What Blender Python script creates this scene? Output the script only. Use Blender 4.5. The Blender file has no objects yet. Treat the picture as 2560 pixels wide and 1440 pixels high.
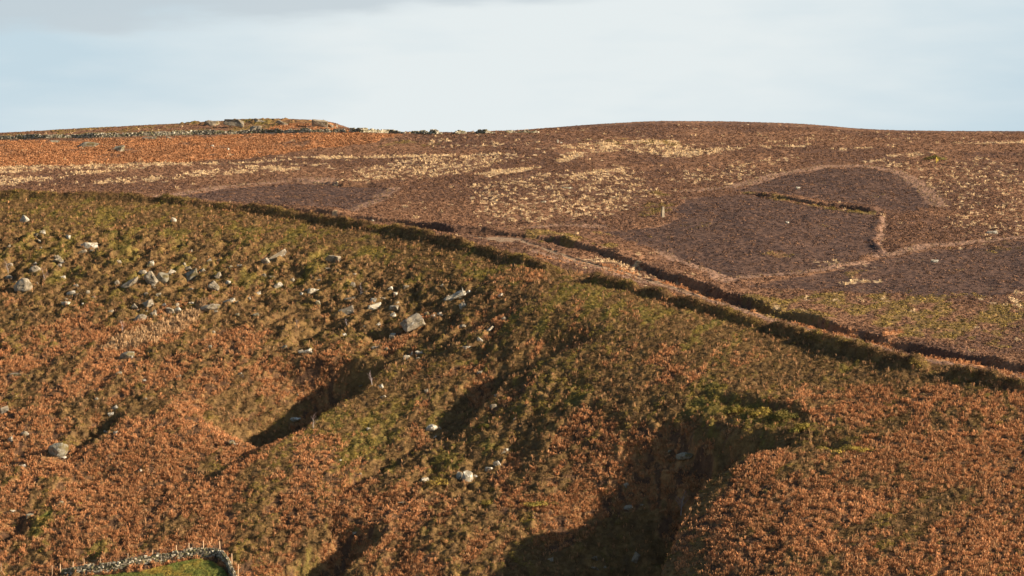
import bpy, math, random
import numpy as np
from mathutils import Vector, Matrix

# ------------------------------------------------------------------ camera, sky, sun
scene = bpy.context.scene
COL = scene.collection
F = 7600.0          # focal length in photograph pixels (2560 wide)
HV = 450.0          # eye level sits on this photograph row
cam_d = bpy.data.cameras.new("camera"); cam = bpy.data.objects.new("camera", cam_d)
COL.objects.link(cam); scene.camera = cam
cam_d.sensor_width = 36; cam_d.lens = F / 2560 * 36
cam_d.shift_y = -(720 - HV) / 2560
cam_d.clip_start = 1; cam_d.clip_end = 20000
cam.location = (0, 0, 0); cam.rotation_euler = (math.radians(90), 0, 0)

SUN_EL = math.radians(21); SUN_AZ = math.radians(-12)      # from the right, a little on the near side
sd = Vector((math.cos(SUN_EL) * math.cos(SUN_AZ), math.cos(SUN_EL) * math.sin(SUN_AZ), math.sin(SUN_EL)))
sun_d = bpy.data.lights.new("sun", 'SUN'); sun = bpy.data.objects.new("sun", sun_d); COL.objects.link(sun)
sun_d.energy = 5.0; sun_d.angle = math.radians(0.5); sun_d.color = (1.0, 0.83, 0.64)
sun.rotation_euler = sd.to_track_quat('Z', 'Y').to_euler(); sun.location = (200, 300, 200)

scene.view_settings.view_transform = 'Standard'; scene.view_settings.look = 'None'
scene.view_settings.gamma = 1; scene.view_settings.exposure = 1.3

world = bpy.data.worlds.new("World"); scene.world = world; world.use_nodes = True
wt = world.node_tree; wt.nodes.clear()
def WN(t, **k):
    n = wt.nodes.new(t)
    for a, b in k.items(): setattr(n, a, b)
    return n
def wl(a, b): wt.links.new(a, b)
def wmath(op, a, b=None, clamp=False):
    n = WN('ShaderNodeMath', operation=op, use_clamp=clamp)
    for i, s in enumerate((a, b)):
        if s is None: continue
        if isinstance(s, (int, float)): n.inputs[i].default_value = s
        else: wl(s, n.inputs[i])
    return n.outputs[0]
def wmix(f, a, b):
    n = WN('ShaderNodeMix', data_type='RGBA')
    for i, s in ((0, f), (6, a), (7, b)):
        if isinstance(s, (tuple, float, int)): n.inputs[i].default_value = s
        else: wl(s, n.inputs[i])
    return n.outputs[2]
def wramp(s, lo, hi):
    n = WN('ShaderNodeMapRange', interpolation_type='SMOOTHSTEP'); wl(s, n.inputs[0])
    n.inputs[1].default_value = lo; n.inputs[2].default_value = hi
    return n.outputs[0]
sky = WN('ShaderNodeTexSky', sky_type='NISHITA', sun_disc=False)
sky.sun_elevation = SUN_EL; sky.sun_rotation = math.pi / 2 - SUN_AZ; sky.air_density = 1.0; sky.dust_density = 0.6
skc = WN('ShaderNodeVectorMath', operation='SCALE'); wl(sky.outputs[0], skc.inputs[0]); skc.inputs[3].default_value = 0.052
tc = WN('ShaderNodeTexCoord'); sx = WN('ShaderNodeSeparateXYZ'); wl(tc.outputs['Generated'], sx.inputs[0])
X, Z = sx.outputs[0], sx.outputs[2]
def wnoise(scx, scz, det, off):
    c = WN('ShaderNodeCombineXYZ'); wl(wmath('MULTIPLY', X, scx), c.inputs[0]); wl(wmath('MULTIPLY', Z, scz), c.inputs[2])
    wl(wmath('MULTIPLY', sx.outputs[1], 1.0), c.inputs[1])
    m = WN('ShaderNodeVectorMath', operation='ADD'); wl(c.outputs[0], m.inputs[0]); m.inputs[1].default_value = (off, off * .7, off * 1.3)
    n = WN('ShaderNodeTexNoise'); n.inputs['Scale'].default_value = 1; n.inputs['Detail'].default_value = det; n.inputs['Roughness'].default_value = 0.5
    wl(m.outputs[0], n.inputs['Vector']); return n.outputs[0]
n1 = wnoise(9, 45, 3, 3.1); n2 = wnoise(26, 110, 5, 8.4)
# thin white cloud sheet low over the moor, blue showing at both sides, grey cloud base higher up
K = 1 / 2 ** 1.25
blue = (0.54 * K, 0.67 * K, 0.745 * K, 1); white = (0.765 * K, 0.82 * K, 0.83 * K, 1); grey = (0.53 * K, 0.60 * K, 0.645 * K, 1)
w1 = wmath('SUBTRACT', wmath('ADD', X, wmath('MULTIPLY', Z, -1.0)), -0.022)
side = wmath('ABSOLUTE', w1)
f = wmath('ADD', wramp(side, 0.21, 0.03), wmath('MULTIPLY', wmath('SUBTRACT', n1, 0.5), 0.9))
f = wmath('ADD', f, wmath('MULTIPLY', wmath('SUBTRACT', n2, 0.5), 0.75), True)
lowc = wmix(f, blue, white)
gb = wmath('ADD', wmath('ADD', Z, wmath('MULTIPLY', X, -0.09)), wmath('MULTIPLY', wmath('SUBTRACT', n2, 0.5), 0.022))
gb = wmath('ADD', gb, wmath('MULTIPLY', wmath('SUBTRACT', n1, 0.5), 0.03))
gf = wmath('MULTIPLY', wramp(gb, 0.0580, 0.068), wmath('SUBTRACT', 1.0, wramp(gb, 0.10, 0.16)))
lowc = wmix(wmath('MULTIPLY', gf, 0.8), lowc, grey)
hi = wramp(Z, 0.075, 0.20)
c = wmix(hi, lowc, skc.outputs[0])
bg = WN('ShaderNodeBackground'); wl(c, bg.inputs[0]); bg.inputs[1].default_value = 1
wo = WN('ShaderNodeOutputWorld'); wl(bg.outputs[0], wo.inputs[0])

# ------------------------------------------------------------------ numeric helpers
rs = np.random.RandomState(7); random.seed(7)
def smooth(a, b, x):
    t = np.clip((x - a) / (b - a), 0, 1); return t * t * (3 - 2 * t)
def h2(ix, iy, s):
    n = (ix.astype(np.int64) * 374761393 + iy.astype(np.int64) * 668265263 + s * 1442695041) & 0xffffffff
    n = ((n ^ (n >> 13)) * 1274126177) & 0xffffffff
    n = ((n ^ (n >> 16)) * 2246822519) & 0xffffffff
    return (((n ^ (n >> 15)) & 0xffffff) / float(0xffffff)).astype(np.float32)
def vn(x, y, s=0):
    ix = np.floor(x); iy = np.floor(y); fx = (x - ix).astype(np.float32); fy = (y - iy).astype(np.float32)
    ix = ix.astype(np.int64); iy = iy.astype(np.int64)
    fx = fx * fx * (3 - 2 * fx); fy = fy * fy * (3 - 2 * fy)
    a = h2(ix, iy, s); b = h2(ix + 1, iy, s); c_ = h2(ix, iy + 1, s); d = h2(ix + 1, iy + 1, s)
    return (a + (b - a) * fx) * (1 - fy) + (c_ + (d - c_) * fx) * fy
def fbm(x, y, oct=4, s=0, g=0.5):
    o = 0; a = 1; t = 0
    for i in range(oct):
        ca, sa = math.cos(1.1 * i), math.sin(1.1 * i)
        o = o + a * vn((x * ca - y * sa) * 2 ** i + 17.3 * i, (x * sa + y * ca) * 2 ** i - 9.1 * i, s + i); t += a; a *= g
    return o / t
def worley(x, y, s=0):
    ix = np.floor(x).astype(np.int64); iy = np.floor(y).astype(np.int64)
    best = np.full(x.shape, 9.0, np.float32); cid = np.zeros(x.shape, np.float32)
    for dx in (-1, 0, 1):
        for dy in (-1, 0, 1):
            jx = ix + dx; jy = iy + dy
            px = jx + h2(jx, jy, s); py = jy + h2(jx, jy, s + 5)
            d = ((px - x) ** 2 + (py - y) ** 2).astype(np.float32)
            m = d < best; best = np.where(m, d, best); cid = np.where(m, h2(jx, jy, s + 9), cid)
    return np.sqrt(best), cid
def pchip(xk, yk, x):
    xk = np.asarray(xk, float); yk = np.asarray(yk, float)
    h = np.diff(xk); dl = np.diff(yk) / h; m = np.zeros_like(yk)
    for i in range(1, len(xk) - 1):
        if dl[i - 1] * dl[i] > 0:
            w1_, w2_ = 2 * h[i] + h[i - 1], h[i] + 2 * h[i - 1]
            m[i] = (w1_ + w2_) / (w1_ / dl[i - 1] + w2_ / dl[i])
    m[0] = dl[0]; m[-1] = dl[-1]
    x = np.clip(x, xk[0], xk[-1]); i = np.clip(np.searchsorted(xk, x) - 1, 0, len(xk) - 2)
    t = (x - xk[i]) / h[i]
    return ((1 + 2 * t) * (1 - t) ** 2 * yk[i] + t * (1 - t) ** 2 * h[i] * m[i] + t * t * (3 - 2 * t) * yk[i + 1] + t * t * (t - 1) * h[i] * m[i + 1])

# ------------------------------------------------------------------ the lie of the land: profiles of the hillside, seen from across the valley
US = [-300, 400, 900, 1400, 2000, 2560, 2900]
NODES = [  # (row, depth) along each of those bearings
 ([1900] * 7, [405, 392, 388, 375, 345, 333, 328]),
 ([1440] * 7, [455, 442, 436, 422, 390, 376, 370]),
 ([1260] * 7, [476, 465, 457, 447, 414, 400, 393]),
 ([1080] * 7, [503, 490, 484, 466, 441, 428, 420]),
 ([900, 900, 900, 900, 960, 1010, 1030], [532, 520, 512, 490, 461, 439, 432]),
 ([740, 740, 740, 780, 900, 970, 990], [566, 552, 542, 508, 473, 446, 439]),
 ([600, 590, 620, 700, 860, 955, 980], [597, 585, 567, 526, 482, 450, 443]),
 ([490, 500, 565, 665, 830, 930, 965], [622, 612, 582, 540, 492, 459, 449]),
 ([455, 465, 520, 590, 700, 760, 775], [655, 645, 613, 576, 535, 516, 510]),
 ([415, 418, 440, 480, 540, 560, 565], [700, 695, 675, 640, 606, 605, 603]),
 ([380, 378, 385, 405, 430, 440, 443], [730, 728, 722, 705, 690, 688, 687]),
]
WALLROW = ([-300, 0, 400, 600, 840, 1010, 1100, 1300, 1500, 1700, 2000, 2300, 2560], [354, 351, 342, 337, 334, 337, 338, 334, 340, 340, 342, 350, 353])
SKYROW = ([-900, -300, 0, 200, 400, 560, 640, 780, 830, 862, 900, 1010, 1100, 1250, 1350, 1500, 1650, 1750, 1900, 2050, 2150, 2300, 2560, 3200],
          [350, 342, 334, 324, 313, 303, 299, 303, 310, 321, 333, 336, 336.5, 334, 325, 313, 306, 306, 308, 316, 325, 330, 332, 340])
def column_nodes(u):
    uc = np.clip(u, -300, 2900)
    D = []; Zz = []
    for dd, zz in ((2, -3), (30, -13), (120, -48), (200, -76), (270, -84)):
        D.append(np.full(u.shape, float(dd))); Zz.append(np.full(u.shape, float(zz)))
    for vr, dr in NODES:
        v = pchip(US, vr, uc); d = pchip(US, dr, uc); D.append(d); Zz.append((HV - v) / F * d)
    v = pchip(*WALLROW, np.clip(u, -300, 2560)); d = np.full(u.shape, 764.0); D.append(d); Zz.append((HV - v) / F * d)
    v = pchip(*SKYROW, np.clip(u, -900, 3200)); d = 812 + 26 * smooth(900, 1500, u); d = d * np.ones(u.shape); zs = (HV - v) / F * d
    D.append(d); Zz.append(zs)
    D.append(d + 60); Zz.append(zs - 2.5); D.append(d + 260); Zz.append(zs - 22); D.append(d + 900); Zz.append(zs - 60); D.append(d * 0 + 9000); Zz.append(d * 0 - 420)
    return np.array(D), np.array(Zz)
def grid_base(us, ds):
    D, Zn = column_nodes(us)
    out = np.zeros((len(ds), len(us)), np.float32)
    for j in range(len(us)): out[:, j] = pchip(D[:, j], Zn[:, j], ds)
    return out
u_in = np.linspace(-700, 3260, 1860)
u_out = 1280 + F * np.tan(np.radians(np.array([14, 18, 24, 32, 42, 55])))
us = np.concatenate([2560 - u_out[::-1], u_in, u_out])
ds = np.concatenate([np.array([2, 12, 30, 60, 90, 120, 160, 200, 240, 270, 300, 320, 335, 345]), np.arange(352, 470, .2), np.arange(470, 620, .22), np.arange(620, 700, .3), np.arange(700, 850, .4), np.array([855, 865, 880, 900, 950, 1050, 1200, 1500, 2200, 3500, 6000, 9000])])
nu, nd = len(us), len(ds)
GZ = grid_base(us, ds)
GX = ((us[None, :] - 1280) / F * ds[:, None]).astype(np.float32); GY = np.repeat(ds[:, None], nu, 1).astype(np.float32)

def pix_on(Zg, u, v):
    """ground point under a photograph pixel: first hit walking away from the camera along that bearing"""
    fu = np.interp(u, us, np.arange(nu)); j = int(min(fu, nu - 2)); t = fu - j
    zc = Zg[:, j] * (1 - t) + Zg[:, j + 1] * t
    vr = HV - F * zc / ds
    k0 = int(np.searchsorted(ds, 345)); idx = np.where(vr[k0:] <= v)[0]
    k = (idx[0] + k0) if len(idx) else int(np.searchsorted(ds, 830))
    a, b = vr[k - 1], vr[k]
    w = 0 if a == b else min(max((a - v) / (a - b), 0), 1)
    d = ds[k - 1] * (1 - w) + ds[k] * w; z = zc[k - 1] * (1 - w) + zc[k] * w
    return ((u - 1280) / F * d, d, z)
def wpoly(pts, closed=False, step=18):
    out = []; n = len(pts); B0 = BASE
    for i in range(n if closed else n - 1):
        a, b = pts[i], pts[(i + 1) % n]; m = max(1, int(math.hypot(b[0] - a[0], b[1] - a[1]) / step))
        for k in range(m):
            t = k / m; out.append(pix_on(B0, a[0] + (b[0] - a[0]) * t, a[1] + (b[1] - a[1]) * t)[:2])
    if not closed: out.append(pix_on(B0, *pts[-1])[:2])
    return np.array(out)
BASE = GZ.copy()

# world raster (0.5 m cells) that holds landform features and land cover
RX0, RY0, RC = -175.0, 335.0, 0.5
rx = np.arange(RX0, 175, RC, dtype=np.float32); ry = np.arange(RY0, 860, RC, dtype=np.float32)
RXg, RYg = np.meshgrid(rx, ry)
# edges wander a little, so that nothing traced is ruler straight
WXg = RXg + (fbm(RXg / 7, RYg / 7, 3, 101) - .5) * 4.0; WYg = RYg + (fbm(RXg / 7, RYg / 7, 3, 131) - .5) * 6.0
def sample(R, x, y):
    fx = np.clip((x - RX0) / RC, 0, R.shape[1] - 1.001); fy = np.clip((y - RY0) / RC, 0, R.shape[0] - 1.001)
    i = fx.astype(np.int32); j = fy.astype(np.int32); a = (fx - i).astype(np.float32); b = (fy - j).astype(np.float32)
    return (R[j, i] * (1 - a) + R[j, i + 1] * a) * (1 - b) + (R[j + 1, i] * (1 - a) + R[j + 1, i + 1] * a) * b
def line_dist(pts, PX, PY):
    """distance, signed distance (+ to the left of the walking direction), fraction along"""
    best = np.full(PX.shape, 1e9, np.float32); sg = np.zeros(PX.shape, np.float32); al = np.zeros(PX.shape, np.float32)
    L = np.concatenate([[0], np.cumsum(np.hypot(*np.diff(pts, axis=0).T))]); tot = L[-1]
    for i in range(len(pts) - 1):
        a = pts[i]; d = pts[i + 1] - a; l2 = d @ d + 1e-9
        t = np.clip(((PX - a[0]) * d[0] + (PY - a[1]) * d[1]) / l2, 0, 1)
        qx = PX - a[0] - t * d[0]; qy = PY - a[1] - t * d[1]; q = qx * qx + qy * qy
        m = q < best; best = np.where(m, q, best)
        cr = d[0] * (PY - a[1]) - d[1] * (PX - a[0])
        sg = np.where(m, np.sign(cr), sg); al = np.where(m, (L[i] + t * math.sqrt(l2)) / tot, al)
    dd = np.sqrt(best); return dd, dd * sg, al
def box_of(pts, pad):
    i0 = max(0, int((pts[:, 0].min() - pad - RX0) / RC)); i1 = min(len(rx), int((pts[:, 0].max() + pad - RX0) / RC) + 2)
    j0 = max(0, int((pts[:, 1].min() - pad - RY0) / RC)); j1 = min(len(ry), int((pts[:, 1].max() + pad - RY0) / RC) + 2)
    return slice(j0, j1), slice(i0, i1)

# ------------------------------------------------------------------ landform features
FEAT = np.zeros_like(RXg); CALM = np.zeros_like(RXg)
def gully(pts, depth, wl_, wr_, fade=0.12, end=1.0, lip=0.0):
    """ground cut away on the left of a crest line: steep bank under the crest, then rising gently back"""
    p = wpoly([(a, b + lip * 17) for a, b in pts]); s = box_of(p, wl_ + wr_ * 2.5 + 4)
    x = WXg[s] * .5 + RXg[s] * .5; y = WYg[s] * .5 + RYg[s] * .5
    d, sd_, al = line_dist(p, x, y)
    if lip > 1: wr_ = wr_ * (1 - .60 * al)
    prof = smooth(0, wl_, sd_) * np.exp(-(np.clip(sd_ - wl_, 0, None) / wr_) ** 2)
    amp = depth * smooth(0, fade, 1.0 - al) * (1 if end == 1.0 else (end + (1 - end) * smooth(0, .3, al)))
    ends = np.exp(-(np.clip(d - np.abs(sd_), 0, None) / 3) ** 2)
    FEAT[s] -= (amp * prof * ends).astype(np.float32)
    if lip:
        fl = smooth(0, .2, 1 - al)
        up = lip * np.where(sd_ > 0, smooth(wl_ * .8, 0, sd_), np.exp(-(sd_ / (wr_ * .8)) ** 2)) * ends * fl
        FEAT[s] += up.astype(np.float32); CALM[s] = np.maximum(CALM[s], np.exp(-(d / 16) ** 2) * fl)
gully([(1600, 1640), (1640, 1500), (1665, 1430), (1700, 1330), (1745, 1240), (1795, 1190), (1850, 1155), (1930, 1115), (2035, 1068)], 13.0, 4.5, 25, .26, 1.0, 1.9)
gully([(660, 1125), (725, 1095), (800, 1055), (880, 1008), (960, 940), (1012, 882)], 8.0, 4.5, 15, .16, 0.1, .9)
gully([(1205, 1035), (1280, 965), (1400, 905), (1545, 850)], 2.2, 3, 6, .4, 0.6)
gully([(800, 1500), (880, 1430), (940, 1385), (1010, 1325)], 4.0, 4, 6, .3)
gully([(230, 1130), (290, 1070), (325, 1020)], 2.0, 2, 3, .3, .3)
gully([(-40, 1370), (40, 1345), (115, 1305)], 2.2, 2, 3.5, .3)
gully([(900, 1222), (990, 1178), (1080, 1118)], 1.6, 1.3, 2.5, .2, .4)
gully([(160, 1255), (250, 1215), (335, 1160)], 1.6, 2, 3, .3, .3)
gully([(1960, 1135), (2040, 1130), (2120, 1122)], 1.5, 1.5, 3, .3, .3)
gully([(1730, 1000), (1850, 1010), (1960, 1030), (2030, 1060)], -1.0, 2, 5, .3, .3)
gully([(1600, 1150), (1650, 1135), (1700, 1120)], 1.8, 2, 4, .3, .3)
gully([(740, 870), (800, 845), (860, 800)], 2.0, 2.5, 3, .3, .3)
gully([(1020, 800), (1180, 760), (1250, 700)], 1.4, 2, 4, .3, .3)
gully([(1140, 870), (1210, 830), (1290, 770)], 1.1, 2, 4, .3, .3)
gully([(-60, 740), (60, 690), (150, 640)], 1.6, 2, 4, .3, .3)
def ridge(pts, h, w, taper=.03):
    p = wpoly(pts); s = box_of(p, w * 4 + 3); d, sd_, al = line_dist(p, RXg[s] + (WXg[s] - RXg[s]) * .35, RYg[s] + (WYg[s] - RYg[s]) * .35)
    v = h * np.exp(-(d / w) ** 4) * smooth(0, taper, al) * smooth(0, taper, 1 - al)
    v = v * (.65 + .6 * smooth(.1, .6, vn(RXg[s] / 4.5, RYg[s] / 4.5, 77))) * (.8 + .4 * vn(RXg[s] / 1.6, RYg[s] / 1.6, 79))
    FEAT[s] += v.astype(np.float32)
def step_up(pts, h, decay, taper=.04):
    """a low cut edge: ground stands higher on the far side of the line (line walked from left to right)"""
    p = wpoly(pts); s = box_of(p, decay * 3 + 3); d, sd_, al = line_dist(p, RXg[s] + (WXg[s] - RXg[s]) * .3, RYg[s] + (WYg[s] - RYg[s]) * .3)
    v = h * smooth(-.25, .55, sd_) * np.exp(-(np.clip(sd_, 0, None) / decay) ** 2) * smooth(0, taper, al) * smooth(0, taper, 1 - al)
    v = v - h * .6 * np.exp(-((sd_ + .6) / .9) ** 2) * smooth(0, taper, al) * smooth(0, taper, 1 - al)
    FEAT[s] += (v * (.3 + 1.3 * vn(RXg[s] / 5, RYg[s] / 5, 78))).astype(np.float32)
BANK_W = [(-200, 487), (0, 489), (150, 491), (300, 493), (420, 497), (560, 512), (700, 530), (860, 553), (1000, 580), (1130, 604), (1235, 630), (1320, 655), (1400, 672)]
BANK_E = [(1462, 688), (1560, 710), (1700, 748), (1850, 793), (2000, 838), (2150, 872), (2322, 915)]
BANK_F = [(2375, 928), (2470, 945), (2600, 975), (2800, 1010)]
BANK_W, BANK_E, BANK_F = [[(a, b + dv) for a, b in q_] for q_, dv in ((BANK_W, 9), (BANK_E, 19), (BANK_F, 17))]
ridge(BANK_W, 1.05, 1.05); ridge(BANK_E, 1.25, 1.25); ridge(BANK_F, 1.0, 1.2)
CUT = [(640, 516), (850, 543), (1000, 560), (1130, 580), (1240, 588), (1360, 603), (1500, 632), (1600, 668), (1700, 705), (1800, 745), (1950, 790), (2100, 835), (2300, 885), (2600, 940), (2800, 975)]
step_up(CUT, .95, 7)
step_up([(1850, 484), (1960, 496), (2060, 512), (2190, 528)], .7, 6)
step_up([(2210, 535), (2196, 575), (2190, 600), (2208, 632)], -.5, 3)
step_up([(640, 455), (780, 458), (860, 465), (990, 468)], .5, 5)


# ------------------------------------------------------------------ land cover masks
def poly_mask(pts, soft=1.0, hard=False):
    p = wpoly(pts, True, 25); s = box_of(p, soft * 3 + 4); x = RXg[s] if hard else WXg[s]; y = RYg[s] if hard else WYg[s]
    inside = np.zeros(x.shape, bool); best = np.full(x.shape, 1e9, np.float32); n = len(p)
    for i in range(n):
        a = p[i]; b = p[(i + 1) % n]
        if a[1] != b[1]:
            c1 = (a[1] > y) != (b[1] > y); xi = (b[0] - a[0]) * (y - a[1]) / (b[1] - a[1]) + a[0]; inside ^= c1 & (x < xi)
        d = b - a; t = np.clip(((x - a[0]) * d[0] + (y - a[1]) * d[1]) / (d @ d + 1e-9), 0, 1)
        best = np.minimum(best, (x - a[0] - t * d[0]) ** 2 + (y - a[1] - t * d[1]) ** 2)
    sdist = np.where(inside, 1, -1) * np.sqrt(best)
    return s, smooth(-soft, soft, sdist).astype(np.float32)
def put(M, pts, val=1.0, soft=1.2, hard=False):
    s, m = poly_mask(pts, soft, hard); M[s] = np.maximum(M[s], m * val)
def strip(M, pts, w, val=1.0, wob=.5):
    p = wpoly(pts); s = box_of(p, w * 3 + 3)
    d, _, al = line_dist(p, RXg[s] + (WXg[s] - RXg[s]) * wob, RYg[s] + (WYg[s] - RYg[s]) * wob)
    M[s] = np.maximum(M[s], val * smooth(w * 1.35, w * .6, d))
Zr = lambda: np.zeros_like(RXg)
BR, GR, BU, ST, PK, PA, TR, CL, BK, SP, NB, RL = [Zr() for _ in range(12)]
# bracken (rust), everything below the edge starts as a mix; values are biases 0..1
put(BR, [(-250, 356), (0, 353), (300, 346), (620, 338), (880, 335), (1000, 338), (920, 358), (780, 378), (640, 400), (400, 412), (0, 418), (-250, 420)], .93, 3)
put(BR, [(-300, 790), (0, 800), (300, 790), (480, 800), (700, 830), (900, 850), (1000, 900), (1000, 1000), (820, 1100), (1000, 1200), (1150, 1250), (1150, 1440), (1100, 1700), (-300, 1700)], .74, 9)
put(BR, [(850, 770), (1000, 790), (1120, 800), (1060, 900), (940, 960), (850, 900)], .55, 7)
put(BR, [(1290, 660), (1500, 690), (1450, 740), (1300, 800), (1180, 900), (1120, 880), (1180, 760)], .55, 7)
put(BR, [(1130, 930), (1260, 900), (1230, 1000), (1180, 1040), (1100, 1010)], .8, 4)
put(BR, [(1340, 860), (1600, 830), (1750, 880), (1860, 960), (1500, 960), (1330, 920)], .60, 8)
put(BR, [(1300, 1130), (1420, 1050), (1560, 1020), (1740, 1040), (1800, 1100), (1700, 1180), (1500, 1270), (1280, 1400), (1150, 1440), (1100, 1700), (1700, 1700), (1180, 1250)], .86, 6)
put(BR, [(1700, 1700), (1640, 1440), (1780, 1200), (1900, 1130), (2030, 1080), (1900, 1000), (1960, 960), (2200, 940), (2400, 950), (2850, 1030), (2850, 1700)], .80, 8)
put(BR, [(2150, 830), (2400, 840), (2420, 890), (2250, 880)], .62, 5)
put(BR, [(1330, 640), (1420, 665), (1560, 690), (1700, 728), (1900, 790), (2100, 845), (2330, 905), (2560, 952), (2560, 945), (2330, 893), (2100, 838), (1900, 783), (1700, 712), (1560, 672), (1450, 650), (1360, 630)], .85, 1.5)
put(BR, [(0, 860), (300, 850), (560, 860), (700, 930), (600, 1010), (300, 990), (0, 960)], .84, 9)
put(BR, [(560, 900), (760, 900), (800, 1000), (640, 1060), (560, 1000)], .88, 9)
put(BR, [(0, 1150), (400, 1180), (640, 1100), (760, 1200), (500, 1330), (200, 1380), (0, 1300)], .82, 9)
put(BR, [(1700, 1700), (1680, 1440), (1722, 1340), (1768, 1250), (1818, 1200), (1935, 1135), (2045, 1090), (2120, 1110), (2010, 1200), (1920, 1310), (1870, 1440), (1860, 1700)], 1.0, 6)
put(BR, [(655, 304), (780, 302), (850, 318), (872, 330), (700, 328), (660, 318)], .85, 3)
put(NB, [(-400, 485), (0, 487), (430, 500), (860, 560), (1130, 610), (1320, 665), (1330, 690), (1180, 720), (1000, 740), (760, 780), (560, 745), (300, 775), (0, 745), (-400, 760)], 1.0, 6)
put(NB, [(640, 780), (900, 800), (960, 850), (880, 900), (700, 830)], .7, 5)
put(NB, [(1500, 700), (1750, 780), (2000, 865), (2250, 925), (2050, 950), (1800, 900), (1560, 800)], .75, 7)
_s, _m = poly_mask([(1200, 650), (1330, 680), (1480, 700), (1700, 765), (2000, 860), (2330, 935), (2800, 1020), (2800, 1700), (1900, 1700), (2050, 1080), (1850, 980), (1500, 960), (1350, 860), (1250, 760)], 8)
CALM[_s] = np.maximum(CALM[_s], _m * .95)
_s, _m = poly_mask([(-400, 480), (430, 500), (860, 562), (1130, 612), (1300, 660), (1250, 720), (1000, 670), (700, 610), (300, 570), (-400, 560)], 6)
CALM[_s] = np.maximum(CALM[_s], _m * .9)
put(RL, [(-400, 560), (0, 570), (500, 600), (900, 610), (1200, 700), (1300, 760), (1250, 880), (950, 900), (600, 830), (0, 800), (-400, 800)], 1.0, 8)
put(RL, [(900, 930), (1260, 960), (1400, 1000), (1250, 1200), (900, 1330), (600, 1300), (700, 1130)], .7, 8)
# green heather, bilberry and moss (olive)
put(GR, [(-300, 500), (0, 505), (400, 515), (800, 570), (1100, 620), (1280, 680), (1100, 730), (700, 740), (300, 730), (-300, 740)], .62, 8)
put(GR, [(1300, 700), (1500, 715), (1750, 790), (2000, 870), (2200, 920), (2050, 950), (1800, 930), (1500, 850), (1300, 860), (1200, 900), (1230, 800)], .60, 7)
put(GR, [(1280, 1000), (1500, 960), (1850, 960), (2010, 1050), (1900, 1110), (1780, 1060), (1680, 1010), (1540, 1010), (1380, 1060), (1240, 1180), (1080, 1220), (980, 1150), (1150, 1080)], .66, 4)
put(GR, [(1340, 900), (1430, 860), (1480, 890), (1380, 960), (1290, 990), (1240, 1020), (1270, 960)], .85, 3)
put(GR, [(640, 1120), (760, 1060), (1000, 980), (1120, 960), (1150, 1040), (1000, 1180), (880, 1260), (740, 1280), (640, 1200)], .66, 7)
put(GR, [(1120, 905), (1230, 900), (1220, 935), (1130, 940)], .95, 2)
put(GR, [(1850, 735), (2100, 720), (2560, 745), (2700, 760), (2700, 900), (2560, 900), (2300, 860), (2050, 830), (1880, 790)], .86, 6)
put(GR, [(1990, 800), (2080, 812), (2120, 830), (2060, 832)], 1.0, 2)
put(GR, [(1310, 590), (1400, 590), (1530, 612), (1600, 640), (1480, 625), (1330, 608)], .95, 1.5)
put(GR, [(1640, 480), (1700, 490), (1680, 530), (1560, 550), (1600, 510)], .75, 2.5)
put(GR, [(1480, 350), (1600, 345), (1690, 350), (1700, 365), (1560, 368), (1440, 372), (1400, 366)], .75, 4)
put(GR, [(1900, 628), (1960, 622), (1995, 640), (1930, 648)], 1.0, 2)
put(GR, [(1460, 583), (1510, 581), (1530, 588), (1480, 592)], .9, 1.5)
put(GR, [(2060, 690), (2150, 665), (2200, 680), (2160, 695)], .8, 2)
put(GR, [(2370, 620), (2560, 600), (2560, 625), (2460, 640)], .6, 2)
put(GR, [(1830, 478), (1900, 486), (2060, 512), (2180, 527), (2180, 533), (2060, 522), (1900, 494)], .9, .8)
put(GR, [(1980, 1010), (2120, 1000), (2210, 1020), (2150, 1060), (2060, 1040)], .85, 4)
put(GR, [(2000, 1125), (2100, 1112), (2220, 1122), (2200, 1135), (2080, 1135)], .95, 2)
put(GR, [(2320, 1200), (2560, 1180), (2700, 1200), (2700, 1500), (2300, 1440)], .50, 8)
put(GR, [(560, 1340), (760, 1290), (1000, 1240), (1150, 1260), (1150, 1340), (960, 1380), (700, 1440), (560, 1440)], .60, 7)
put(GR, [(-300, 1240), (80, 1250), (200, 1270), (120, 1320), (-300, 1360)], .85, 4)
put(GR, [(-100, 330), (200, 322), (400, 311), (640, 298), (800, 303), (840, 318), (600, 330), (300, 338), (0, 345)], .65, 3)
put(GR, [(900, 380), (960, 372), (1090, 368), (1120, 352), (1000, 352), (900, 365)], .5, 3)
put(GR, [(100, 1400), (300, 1395), (420, 1385), (300, 1340), (200, 1350)], .7, 4)
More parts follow.
